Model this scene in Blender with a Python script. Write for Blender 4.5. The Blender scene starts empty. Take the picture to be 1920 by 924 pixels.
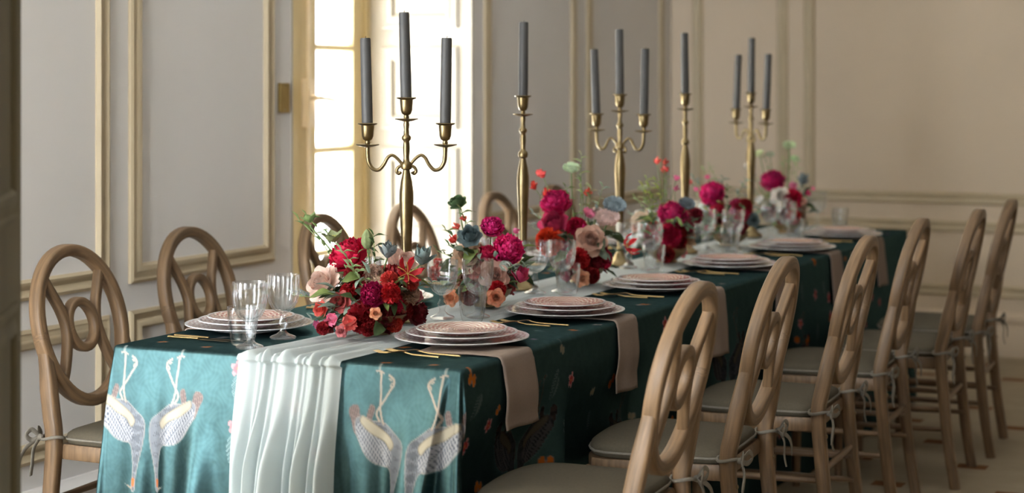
import bpy, math, random
import numpy as np
from mathutils import Vector, Matrix

rnd = random.Random(7)
SC = bpy.context.scene
COL = SC.collection
R = math.radians

# ------------------------------------------------------------------ camera, world, exposure
cam_data = bpy.data.cameras.new('camera')
cam = bpy.data.objects.new('camera', cam_data)
COL.objects.link(cam)
cam.location = (2.32, -3.72, 1.40)
cam.rotation_euler = (R(90), 0, R(24.8))
cam_data.sensor_width = 36
cam_data.lens = 3480 / 1920 * 36
cam_data.shift_y = -305 / 1920
cam_data.clip_start = 0.05
cam_data.dof.use_dof = True
cam_data.dof.focus_distance = 4.75
cam_data.dof.aperture_fstop = 2.5
SC.camera = cam

SC.view_settings.view_transform = 'Standard'
SC.view_settings.look = 'None'
SC.view_settings.gamma = 1
SC.view_settings.use_curve_mapping = False
SC.view_settings.exposure = 2.92
SC.cycles.transparent_max_bounces = 32

world = bpy.data.worlds.new('daylight')
SC.world = world
world.use_nodes = True
wn = world.node_tree
bg = wn.nodes['Background']
bg.inputs['Color'].default_value = (0.90, 0.96, 1.0, 1)
bg.inputs['Strength'].default_value = 6.0

# window openings in the left wall: (y0, y1); they let the daylight in
WIN = [(2.0, 3.486), (-2.9, -.8)]
WIN_Z = (0.10, 3.15)
WALL_X = -1.20          # inner face of the left wall
GLASS_X = -1.735        # plane of the casements
FAR_Y = 6.0
NEAR_Y = -5.0
RIGHT_X = 5.4
CEIL_Z = 3.5
NWIN = [(-1.0, .9)]       # invented opening in the near wall behind the camera, for fill light (x0, x1)
for i, (a, b) in enumerate(WIN + NWIN):     # sky portals in the window openings
    ld = bpy.data.lights.new('window_portal', 'AREA')
    ld.shape = 'RECTANGLE'
    ld.size = WIN_Z[1] - WIN_Z[0]
    ld.size_y = b - a
    ld.cycles.is_portal = True
    lo = bpy.data.objects.new('window_portal', ld)
    lo.location = (GLASS_X - 0.06, (a + b) / 2, sum(WIN_Z) / 2)
    lo.rotation_euler = (0, R(-90), 0)
    if i >= len(WIN):
        lo.location = ((a + b) / 2, NEAR_Y + GLASS_X - WALL_X - .06, sum(WIN_Z) / 2)
        lo.rotation_euler = (0, R(-90), R(90))
    COL.objects.link(lo)

# ------------------------------------------------------------------ mesh helpers
class MB:
    """collects geometry for one mesh"""
    def __init__(self):
        self.v = []
        self.f = []
        self.g = []                       # grain coordinates: across, across, along
    def add(self, vs, fs, grain=None):
        o = len(self.v)
        self.v.extend([tuple(p) for p in vs])
        self.g.extend(grain or [tuple(p) for p in vs])
        self.f.extend([tuple(i + o for i in f) for f in fs])
    def box(self, x0, x1, y0, y1, z0, z1):
        self.add([(x0, y0, z0), (x1, y0, z0), (x1, y1, z0), (x0, y1, z0), (x0, y0, z1), (x1, y0, z1), (x1, y1, z1), (x0, y1, z1)],
                 [(0, 3, 2, 1), (4, 5, 6, 7), (0, 1, 5, 4), (1, 2, 6, 5), (2, 3, 7, 6), (3, 0, 4, 7)])
    def grid(self, pts, nu, nv, close_u=False):
        fs = []
        for j in range(nv - 1):
            for i in range(nu if close_u else nu - 1):
                a = j * nu + i
                b = j * nu + (i + 1) % nu
                fs.append((a, b, b + nu, a + nu))
        self.add(pts, fs)
    def lathe(self, prof, n=32, c=(0, 0, 0), flute=None):
        pts = []
        for (r, z) in prof:
            for i in range(n):
                t = 2 * math.pi * i / n
                rr = r * (flute(t, z) if flute else 1)
                pts.append((c[0] + rr * math.cos(t), c[1] + rr * math.sin(t), c[2] + z))
        self.grid(pts, n, len(prof), True)
    def sweep(self, path, sec, ups=None, closed=False, scales=None, caps=True):
        """sweep a 2D section (list of (a, b)) along a path; b runs along 'up'"""
        n = len(path)
        k = len(sec)
        P = [Vector(p) for p in path]
        pts = []
        up = Vector(ups) if ups else None
        last = None
        gr = []
        run = 0.
        for i in range(n):
            run += (P[i] - P[i - 1]).length if i else 0
            if closed:
                t = (P[(i + 1) % n] - P[i - 1])
            else:
                t = P[min(i + 1, n - 1)] - P[max(i - 1, 0)]
            t.normalize()
            if up is not None:
                u = up
            elif last is None:
                u = Vector((0, 0, 1)) if abs(t.z) < .9 else Vector((0, 1, 0))
            else:
                u = last
            s = t.cross(u)
            if s.length < 1e-6:
                s = t.cross(Vector((1, 0, 0)))
            s.normalize()
            w = s.cross(t).normalized()
            last = w
            sc = scales[i] if scales else 1
            for (a, b) in sec:
                pts.append(P[i] + s * a * sc + w * b * sc)
                gr.append((a * sc, b * sc, run))
        fs = []
        for j in range(n if closed else n - 1):
            for i in range(k):
                a = j * k + i
                b = j * k + (i + 1) % k
                c2 = ((j + 1) % n) * k + (i + 1) % k
                d = ((j + 1) % n) * k + i
                fs.append((a, b, c2, d))
        if caps and not closed:
            fs.append(tuple(range(k - 1, -1, -1)))
            fs.append(tuple((n - 1) * k + i for i in range(k)))
        self.add(pts, fs, gr)
    def tube(self, path, r, n=8, closed=False):
        rs = r if isinstance(r, (list, tuple)) else [r] * len(path)
        sec = [(math.cos(2 * math.pi * i / n), math.sin(2 * math.pi * i / n)) for i in range(n)]
        self.sweep(path, sec, closed=closed, scales=rs)
    def mesh(self, name, mat=None, smooth=None):
        me = bpy.data.meshes.new(name)
        me.from_pydata(self.v, [], self.f)
        me.update()
        if mat == 'oak':
            at = me.attributes.new('grain', 'FLOAT_VECTOR', 'POINT')
            at.data.foreach_set('vector', [c for p in self.g for c in p])
        finish(me, mat, smooth)
        return me

def finish(me, mat, smooth):
    if mat:
        me.materials.append(M[mat])
    if smooth is not None:
        me.shade_smooth()
        if smooth < 180:
            me.set_sharp_from_angle(angle=R(smooth))

def obj(name, data, parent=None, loc=(0, 0, 0), rot=(0, 0, 0), scale=1, label=None, cat=None, group=None, kind=None):
    o = bpy.data.objects.new(name, data)
    COL.objects.link(o)
    o.location = loc
    o.rotation_euler = rot
    if scale != 1:
        o.scale = (scale,) * 3 if not isinstance(scale, (tuple, list)) else scale
    if parent:
        o.parent = parent
    tag(o, label, cat, group, kind)
    return o

def tag(o, label=None, cat=None, group=None, kind=None):
    for k, v in (('label', label), ('category', cat), ('group', group), ('kind', kind)):
        if v:
            o[k] = v

def copy_tree(o, parent=None):
    c = o.copy()
    COL.objects.link(c)
    c.parent = parent
    for ch in o.children:
        copy_tree(ch, c)
    return c

def rrect(w, h, r, n=3):
    """rounded rectangle section"""
    out = []
    for cx, cy, a0 in ((w / 2 - r, h / 2 - r, 0), (-w / 2 + r, h / 2 - r, 90), (-w / 2 + r, -h / 2 + r, 180), (w / 2 - r, -h / 2 + r, 270)):
        for i in range(n + 1):
            a = R(a0 + 90 * i / n)
            out.append((cx + r * math.cos(a), cy + r * math.sin(a)))
    return out

def catmull(pts, n=8):
    out = []
    P = [Vector(p) for p in pts]
    for i in range(len(P) - 1):
        p0, p1, p2, p3 = P[max(i - 1, 0)], P[i], P[i + 1], P[min(i + 2, len(P) - 1)]
        for k in range(n):
            t = k / n
            out.append(0.5 * ((2 * p1) + (p2 - p0) * t + (2 * p0 - 5 * p1 + 4 * p2 - p3) * t * t + (3 * p1 - p0 - 3 * p2 + p3) * t ** 3))
    out.append(P[-1])
    return out

# ------------------------------------------------------------------ materials
M = {}
def new_mat(name):
    m = bpy.data.materials.new(name)
    m.use_nodes = True
    nt = m.node_tree
    M[name] = m
    return m, nt, nt.nodes['Principled BSDF']
def N(nt, typ, **kw):
    n = nt.nodes.new(typ)
    for k, v in kw.items():
        setattr(n, k, v)
    return n
def plain(name, col, rough=.6, metal=0., noise=0.06, nscale=12, bump=0., stretch=(1, 1, 1), spec=.5, bscale=None):
    m, nt, b = new_mat(name)
    b.inputs['Roughness'].default_value = rough
    b.inputs['Metallic'].default_value = metal
    b.inputs['Specular IOR Level'].default_value = spec
    tc = N(nt, 'ShaderNodeTexCoord')
    mp = N(nt, 'ShaderNodeMapping')
    mp.inputs['Scale'].default_value = stretch
    nt.links.new(tc.outputs['Object'], mp.inputs['Vector'])
    nz = N(nt, 'ShaderNodeTexNoise')
    nz.inputs['Scale'].default_value = nscale
    nz.inputs['Detail'].default_value = 4
    nt.links.new(mp.outputs['Vector'], nz.inputs['Vector'])
    ramp = N(nt, 'ShaderNodeValToRGB')
    ramp.color_ramp.elements[0].position = .3
    ramp.color_ramp.elements[1].position = .7
    ramp.color_ramp.elements[0].color = tuple(c * (1 - noise) for c in col) + (1,)
    ramp.color_ramp.elements[1].color = tuple(min(1, c * (1 + noise)) for c in col) + (1,)
    nt.links.new(nz.outputs['Fac'], ramp.inputs['Fac'])
    nt.links.new(ramp.outputs['Color'], b.inputs['Base Color'])
    if bump:
        bp = N(nt, 'ShaderNodeBump')
        bp.inputs['Strength'].default_value = bump
        bp.inputs['Distance'].default_value = .002
        src = nz
        if bscale:
            src = N(nt, 'ShaderNodeTexNoise')
            src.inputs['Scale'].default_value = bscale
            nt.links.new(tc.outputs['Object'], src.inputs['Vector'])
        nt.links.new(src.outputs['Fac'], bp.inputs['Height'])
        nt.links.new(bp.outputs['Normal'], b.inputs['Normal'])
    return m, nt, b

plain('far_wall_beige', (.60, .49, .37), .7, noise=.02, nscale=2.5, bump=.08, bscale=90)  # end wall tone, warmer and darker than the left wall
plain('wall_paint', (.74, .715, .695), .7, noise=.02, nscale=2.5, bump=.08, bscale=90)
plain('moulding_paint', (.46, .375, .25), .5, noise=.05, nscale=6)
plain('bounce_cut_dark', (.20, .165, .125), .6, noise=.2, nscale=3, stretch=(3, 3, .4))  # dark finish made up for the unseen right wall, to cut bounce light
plain('ceiling_paint', (.68, .66, .62), .8, noise=.02)
plain('window_paint', (.60, .47, .25), .45, noise=.05, nscale=8)
plain('reveal_paint', (.46, .42, .36), .5, noise=.03, nscale=5)
plain('olive_paint', (.12, .097, .05), .8, noise=.2, nscale=5, stretch=(1, 1, .2))
plain('latch_metal', (.70, .58, .42), .4, .3)
plain('brass_plate', (.45, .33, .13), .4, .8, noise=.15)
plain('brass', (.25, .19, .10), .28, 1., noise=.16, nscale=28)
plain('gold', (.44, .31, .14), .28, 1., noise=.05)
plain('candle_wax', (.062, .061, .062), .5, noise=.05, nscale=30)
plain('wick', (.12, .10, .08), .9)
plain('linen_cushion', (.092, .078, .056), .95, noise=.08, nscale=160, bump=.35, spec=.1)
plain('linen_tie', (.20, .18, .15), .95, noise=.08, nscale=160, spec=.1)
plain('napkin_linen', (.26, .20, .165), .95, noise=.04, nscale=180, bump=.25, spec=.1)
plain('stone', (.28, .25, .20), .9, noise=.12, nscale=3, bump=.3)
plain('bronze_bowl', (.34, .24, .12), .35, .8, noise=.2, nscale=18)
plain('table_wood', (.20, .12, .06), .6, noise=.2, nscale=6, stretch=(6, .5, 6))

# bleached oak: the grain runs along each piece
m, nt, b = plain('oak', (.172, .104, .054), .5, noise=.36, nscale=16, stretch=(6, 6, .5), bump=.25)
oi = N(nt, 'ShaderNodeObjectInfo')
hs = N(nt, 'ShaderNodeHueSaturation')
mr = N(nt, 'ShaderNodeMapRange')
mr.inputs['To Min'].default_value = .9
mr.inputs['To Max'].default_value = 1.1
nt.links.new(oi.outputs['Random'], mr.inputs['Value'])
nt.links.new(mr.outputs['Result'], hs.inputs['Value'])
gat = N(nt, 'ShaderNodeAttribute', attribute_name='grain')
off = N(nt, 'ShaderNodeVectorMath', operation='ADD')
nt.links.new(gat.outputs['Vector'], off.inputs[0])
nt.links.new(oi.outputs['Random'], off.inputs[1])
mpn = [n for n in nt.nodes if n.bl_idname == 'ShaderNodeMapping'][0]
nt.links.new(off.outputs[0], mpn.inputs['Vector'])
lk = b.inputs['Base Color'].links[0]
nt.links.new(lk.from_socket, hs.inputs['Color'])
nt.links.new(hs.outputs['Color'], b.inputs['Base Color'])

def petal_material():
    m, nt, b = new_mat('petal')
    oi = N(nt, 'ShaderNodeObjectInfo')
    tc = N(nt, 'ShaderNodeTexCoord')
    nz = N(nt, 'ShaderNodeTexNoise')
    nz.inputs['Scale'].default_value = 2.2
    nt.links.new(tc.outputs['Object'], nz.inputs['Vector'])
    hs = N(nt, 'ShaderNodeHueSaturation')
    mr = N(nt, 'ShaderNodeMapRange')
    mr.inputs['From Min'].default_value = .3
    mr.inputs['From Max'].default_value = .7
    mr.inputs['To Min'].default_value = .78
    mr.inputs['To Max'].default_value = 1.2
    nt.links.new(nz.outputs['Fac'], mr.inputs['Value'])
    nt.links.new(mr.outputs['Result'], hs.inputs['Value'])
    nt.links.new(oi.outputs['Color'], hs.inputs['Color'])
    nt.links.new(hs.outputs['Color'], b.inputs['Base Color'])
    b.inputs['Roughness'].default_value = .55
    b.inputs['Specular IOR Level'].default_value = .3
    tr = N(nt, 'ShaderNodeBsdfTranslucent')
    nt.links.new(hs.outputs['Color'], tr.inputs['Color'])
    mx = N(nt, 'ShaderNodeMixShader')
    mx.inputs['Fac'].default_value = .28
    nt.links.new(b.outputs['BSDF'], mx.inputs[1])
    nt.links.new(tr.outputs['BSDF'], mx.inputs[2])
    nt.links.new(mx.outputs['Shader'], nt.nodes['Material Output'].inputs['Surface'])
petal_material()

def glass_material(name):
    """thin blown glass: clear seen straight through, mirror-like along its ribs and edges"""
    m, nt, b = new_mat(name)
    lw = N(nt, 'ShaderNodeLayerWeight')
    lw.inputs['Blend'].default_value = .5
    pw = N(nt, 'ShaderNodeMath', operation='POWER')
    pw.inputs[1].default_value = 2.4
    nt.links.new(lw.outputs['Facing'], pw.inputs[0])
    mr = N(nt, 'ShaderNodeMapRange')
    mr.inputs['To Min'].default_value = .08
    mr.inputs['To Max'].default_value = .95
    nt.links.new(pw.outputs[0], mr.inputs['Value'])
    gl = N(nt, 'ShaderNodeBsdfGlossy')
    gl.inputs['Roughness'].default_value = .03
    tr = N(nt, 'ShaderNodeBsdfTransparent')
    tr.inputs['Color'].default_value = (.955, .965, .97, 1)
    mx = N(nt, 'ShaderNodeMixShader')
    nt.links.new(mr.outputs['Result'], mx.inputs['Fac'])
    nt.links.new(tr.outputs['BSDF'], mx.inputs[1])
    nt.links.new(gl.outputs['BSDF'], mx.inputs[2])
    nt.links.new(mx.outputs['Shader'], nt.nodes['Material Output'].inputs['Surface'])
glass_material('crystal')

def pane_material():
    m, nt, b = new_mat('window_glass')
    fr = N(nt, 'ShaderNodeFresnel')
    fr.inputs['IOR'].default_value = 1.3
    gl = N(nt, 'ShaderNodeBsdfGlossy')
    gl.inputs['Roughness'].default_value = .02
    tr = N(nt, 'ShaderNodeBsdfTransparent')
    mx = N(nt, 'ShaderNodeMixShader')
    nt.links.new(fr.outputs['Fac'], mx.inputs['Fac'])
    nt.links.new(tr.outputs['BSDF'], mx.inputs[1])
    nt.links.new(gl.outputs['BSDF'], mx.inputs[2])
    nt.links.new(mx.outputs['Shader'], nt.nodes['Material Output'].inputs['Surface'])
pane_material()

def cloth_material():
    """printed satin: the print is the mesh's colour attribute; matt threads under a soft tinted gloss"""
    m, nt, b = new_mat('printed_satin')
    at = N(nt, 'ShaderNodeAttribute', attribute_name='print')
    nt.nodes.remove(b)
    df = N(nt, 'ShaderNodeBsdfDiffuse')
    gl = N(nt, 'ShaderNodeBsdfGlossy')
    gl.inputs['Roughness'].default_value = .40
    nt.links.new(at.outputs['Color'], df.inputs['Color'])
    # the attribute's alpha marks the printed ink, which is more matt than the satin ground
    mr = N(nt, 'ShaderNodeMapRange')
    mr.inputs['To Min'].default_value = .02
    mr.inputs['To Max'].default_value = .34
    nt.links.new(at.outputs['Alpha'], mr.inputs['Value'])
    def scaled(k):
        n = N(nt, 'ShaderNodeVectorMath', operation='SCALE')
        if isinstance(k, float):
            n.inputs['Scale'].default_value = k
        else:
            nt.links.new(k, n.inputs['Scale'])
        nt.links.new(at.outputs['Color'], n.inputs[0])
        return n.outputs[0]
    nt.links.new(scaled(mr.outputs['Result']), df.inputs['Color'])
    mg = N(nt, 'ShaderNodeMapRange')
    mg.inputs['To Min'].default_value = .215
    mg.inputs['To Max'].default_value = .14
    nt.links.new(at.outputs['Alpha'], mg.inputs['Value'])
    nt.links.new(scaled(mg.outputs['Result']), gl.inputs['Color'])
    tc = N(nt, 'ShaderNodeTexCoord')
    nz = N(nt, 'ShaderNodeTexNoise')
    nz.inputs['Scale'].default_value = 38
    nz.inputs['Detail'].default_value = 5
    nt.links.new(tc.outputs['Object'], nz.inputs['Vector'])
    bp = N(nt, 'ShaderNodeBump')
    bp.inputs['Strength'].default_value = .22
    bp.inputs['Distance'].default_value = .004
    nt.links.new(nz.outputs['Fac'], bp.inputs['Height'])
    nt.links.new(bp.outputs['Normal'], df.inputs['Normal'])
    nt.links.new(bp.outputs['Normal'], gl.inputs['Normal'])
    mx = N(nt, 'ShaderNodeAddShader')
    nt.links.new(df.outputs['BSDF'], mx.inputs[0])
    nt.links.new(gl.outputs['BSDF'], mx.inputs[1])
    nt.links.new(mx.outputs['Shader'], nt.nodes['Material Output'].inputs['Surface'])
cloth_material()

def chiffon_material():
    m, nt, b = new_mat('chiffon')
    b.inputs['Base Color'].default_value = (.69, .755, .765, 1)
    b.inputs['Roughness'].default_value = .6
    b.inputs['Sheen Weight'].default_value = .3
    tl = N(nt, 'ShaderNodeBsdfTranslucent')
    tl.inputs['Color'].default_value = (.69, .755, .765, 1)
    m1 = N(nt, 'ShaderNodeMixShader')
    m1.inputs['Fac'].default_value = .3
    nt.links.new(b.outputs['BSDF'], m1.inputs[1])
    nt.links.new(tl.outputs['BSDF'], m1.inputs[2])
    tr = N(nt, 'ShaderNodeBsdfTransparent')
    m2 = N(nt, 'ShaderNodeMixShader')
    m2.inputs['Fac'].default_value = .15
    nt.links.new(m1.outputs['Shader'], m2.inputs[1])
    nt.links.new(tr.outputs['BSDF'], m2.inputs[2])
    nt.links.new(m2.outputs['Shader'], nt.nodes['Material Output'].inputs['Surface'])
chiffon_material()

def plate_material(name, rim, body, motif, inner, outer, freq):
    """glazed china: a printed scallop motif between two radii, plain rim"""
    m, nt, b = new_mat(name)
    b.inputs['Roughness'].default_value = .18
    b.inputs['Coat Weight'].default_value = .3
    tc = N(nt, 'ShaderNodeTexCoord')
    sp = N(nt, 'ShaderNodeSeparateXYZ')
    nt.links.new(tc.outputs['Object'], sp.inputs[0])
    def math_(op, a, b_=None, v=None):
        n = N(nt, 'ShaderNodeMath', operation=op)
        nt.links.new(a, n.inputs[0])
        if b_ is not None:
            nt.links.new(b_, n.inputs[1])
        elif v is not None:
            n.inputs[1].default_value = v
        return n.outputs[0]
    xx = math_('MULTIPLY', sp.outputs['X'], sp.outputs['X'])
    yy = math_('MULTIPLY', sp.outputs['Y'], sp.outputs['Y'])
    r = math_('SQRT', math_('ADD', xx, yy))
    th = math_('ARCTAN2', sp.outputs['Y'], sp.outputs['X'])
    a = math_('SINE', math_('MULTIPLY', th, v=freq))
    c = math_('SINE', math_('ADD', math_('MULTIPLY', r, v=520.), math_('MULTIPLY', a, v=1.6)))
    lines = math_('GREATER_THAN', c, v=.15)
    band = math_('MULTIPLY', math_('GREATER_THAN', r, v=inner), math_('LESS_THAN', r, v=outer))
    fac = math_('MULTIPLY', lines, band)
    m1 = N(nt, 'ShaderNodeMix', data_type='RGBA')
    m1.inputs['A'].default_value = body + (1,)
    m1.inputs['B'].default_value = motif + (1,)
    nt.links.new(fac, m1.inputs['Factor'])
    m2 = N(nt, 'ShaderNodeMix', data_type='RGBA')
    m2.inputs['B'].default_value = rim + (1,)
    nt.links.new(m1.outputs['Result'], m2.inputs['A'])
    nt.links.new(math_('GREATER_THAN', r, v=outer), m2.inputs['Factor'])
    nt.links.new(m2.outputs['Result'], b.inputs['Base Color'])
WHITE = (.62, .61, .62)
plate_material('charger_china', WHITE, (.50, .40, .40), (.66, .62, .62), .10, .158, 28)
plate_material('dinner_china', WHITE, (.46, .33, .33), (.66, .58, .57), .08, .131, 24)
plate_material('salad_china', WHITE, (.40, .17, .15), (.66, .52, .44), .02, .107, 22)

def carpet_material():
    m, nt, b = new_mat('carpet')
    tc = N(nt, 'ShaderNodeTexCoord')
    mp = N(nt, 'ShaderNodeMapping')
    mp.inputs['Rotation'].default_value = (0, 0, R(0))
    nt.links.new(tc.outputs['Object'], mp.inputs['Vector'])
    sp = N(nt, 'ShaderNodeSeparateXYZ')
    nt.links.new(mp.outputs['Vector'], sp.inputs[0])
    def mth(op, a, v):
        n = N(nt, 'ShaderNodeMath', operation=op)
        if hasattr(a, 'links'):
            nt.links.new(a, n.inputs[0])
        if hasattr(v, 'links'):
            nt.links.new(v, n.inputs[1])
        else:
            n.inputs[1].default_value = v
        return n.outputs[0]
    # staggered rows of small rust dashes woven into the pile
    row = mth('DIVIDE', sp.outputs['Y'], .42)
    fl = N(nt, 'ShaderNodeMath', operation='FLOOR')
    nt.links.new(row, fl.inputs[0])
    half = mth('MULTIPLY', mth('MODULO', mth('ADD', fl.outputs[0], 100.), 2.), .21)
    fx = mth('FRACT', mth('DIVIDE', mth('ADD', mth('ADD', sp.outputs['X'], 20.), half), .42), 0)
    fy = mth('FRACT', mth('ADD', row, 100.), 0)
    inx = mth('LESS_THAN', mth('ABSOLUTE', mth('SUBTRACT', fx, .5), 0), .13)
    iny = mth('LESS_THAN', mth('ABSOLUTE', mth('SUBTRACT', fy, .5), 0), .10)
    fac = mth('MULTIPLY', inx, iny)
    nz = N(nt, 'ShaderNodeTexNoise')
    nz.inputs['Scale'].default_value = 7
    nz.inputs['Detail'].default_value = 6
    nt.links.new(tc.outputs['Object'], nz.inputs['Vector'])
    rp = N(nt, 'ShaderNodeValToRGB')
    rp.color_ramp.elements[0].color = (.27, .215, .145, 1)
    rp.color_ramp.elements[1].color = (.38, .315, .225, 1)
    nt.links.new(nz.outputs['Fac'], rp.inputs['Fac'])
    mx = N(nt, 'ShaderNodeMix', data_type='RGBA')
    mx.inputs['B'].default_value = (.17, .075, .03, 1)
    nt.links.new(rp.outputs['Color'], mx.inputs['A'])
    nt.links.new(fac, mx.inputs['Factor'])
    nt.links.new(mx.outputs['Result'], b.inputs['Base Color'])
    b.inputs['Roughness'].default_value = .95
    b.inputs['Specular IOR Level'].default_value = .1
carpet_material()
# ------------------------------------------------------------------ the room
mb = MB(); mb.box(WALL_X - .6, RIGHT_X + .2, NEAR_Y - .6, FAR_Y + .2, -.12, 0)
obj('floor', mb.mesh('floor', 'carpet'), kind='structure', label='pale beige carpet with small rust dashes woven in rows')
mb = MB(); mb.box(WALL_X - .6, RIGHT_X + .2, NEAR_Y - .6, FAR_Y + .2, CEIL_Z, CEIL_Z + .12)
obj('ceiling', mb.mesh('ceiling', 'ceiling_paint'), kind='structure')

mb = MB()                      # left wall around the two window niches
ys = [NEAR_Y - .58] + [v for w in sorted(WIN) for v in w] + [FAR_Y]
for i in range(0, len(ys), 2):
    mb.box(WALL_X - .58, WALL_X, ys[i], ys[i + 1], 0, CEIL_Z)
for a, b_ in WIN:
    mb.box(WALL_X - .58, WALL_X, a, b_, WIN_Z[1], CEIL_Z)
    mb.box(WALL_X - .58, WALL_X, a, b_, 0, WIN_Z[0])
wall_left = obj('wall_left', mb.mesh('wall_left', 'wall_paint'), kind='structure', label='panelled off white wall pierced by tall windows')
mb = MB(); mb.box(WALL_X - .58, RIGHT_X + .2, FAR_Y, FAR_Y + .2, 0, CEIL_Z)
wall_far = obj('wall_far', mb.mesh('wall_far', 'far_wall_beige'), kind='structure', label='panelled beige end wall behind the table')
mb = MB(); mb.box(RIGHT_X, RIGHT_X + .2, NEAR_Y, FAR_Y, 0, CEIL_Z)
obj('wall_right', mb.mesh('wall_right', 'bounce_cut_dark'), kind='structure')
mb = MB()
xs = [WALL_X] + [v for w in NWIN for v in w] + [RIGHT_X]
for i in range(0, len(xs), 2):
    mb.box(xs[i], xs[i + 1], NEAR_Y - .58, NEAR_Y, 0, CEIL_Z)
for a, b_ in NWIN:
    mb.box(a, b_, NEAR_Y - .58, NEAR_Y, WIN_Z[1], CEIL_Z)
    mb.box(a, b_, NEAR_Y - .58, NEAR_Y, 0, WIN_Z[0])
obj('wall_near', mb.mesh('wall_near', 'wall_paint'), kind='structure')

# moulding profile (a = out of the opening, b = out of the wall)
PROF = [(0, 0), (0, .010), (.010, .015), (.018, .011), (.030, .009), (.040, .015), (.052, .016), (.060, .005), (.060, 0)]
def moulding(parent, T, a0, a1, z0, z1):
    """rectangular moulding frame; T maps (along, out, z) to the world"""
    mb = MB()
    n = len(PROF)
    corners = [(a0, z0, 1, 1), (a1, z0, -1, 1), (a1, z1, -1, -1), (a0, z1, 1, -1)]
    pts = []
    for (a, z, sa, sz) in corners:
        for (w, h) in PROF:
            pts.append(T(a + sa * w, h, z + sz * w))
    fs = []
    for c in range(4):
        for i in range(n - 1):
            d = (c + 1) % 4
            fs.append((c * n + i, c * n + i + 1, d * n + i + 1, d * n + i))
    mb.add(pts, fs)
    return obj('panel_moulding', mb.mesh('panel_moulding', 'moulding_paint', 35), parent)
TL = lambda a, o, z: (WALL_X + o, a, z)
TF = lambda a, o, z: (a, FAR_Y - o, z)
UP, LO = (.775, 3.2), (.30, .69)
for a0, a1 in ((-.95, .935), (1.04, 1.88), (3.60, 4.63), (4.77, 5.86)):
    moulding(wall_left, TL, a0, a1, *UP)
    moulding(wall_left, TL, a0, a1, *LO)
for a0, a1 in ((-4.9, -2.9),):
    moulding(wall_left, TL, a0, a1, *UP)
for a0, a1 in ((-1.07, -.53), (-.44, 2.3), (2.45, 5.1)):
    moulding(wall_far, TF, a0, a1, *UP)
    moulding(wall_far, TF, a0, a1, *LO)

# skirting: a board with a moulded cap
def skirting(name, T, a0, a1):
    mb = MB()
    prof = [(0, 0), (.026, 0), (.026, .15), (.020, .165), (.032, .18), (.032, .20), (.014, .215), (.008, .225), (0, .225)]
    pts = [T(a, o, z) for a in (a0, a1) for (o, z) in prof]
    k = len(prof)
    mb.add(pts, [(i, i + 1, i + 1 + k, i + k) for i in range(k - 1)])
    obj(name, mb.mesh(name, 'far_wall_beige' if 'far' in name else 'wall_paint', 35), kind='structure')
skirting('baseboard_left', TL, WIN[1][1], WIN[0][0])
skirting('baseboard_left', TL, WIN[0][1], FAR_Y)
skirting('baseboard_far', TF, WALL_X, RIGHT_X)

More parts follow.
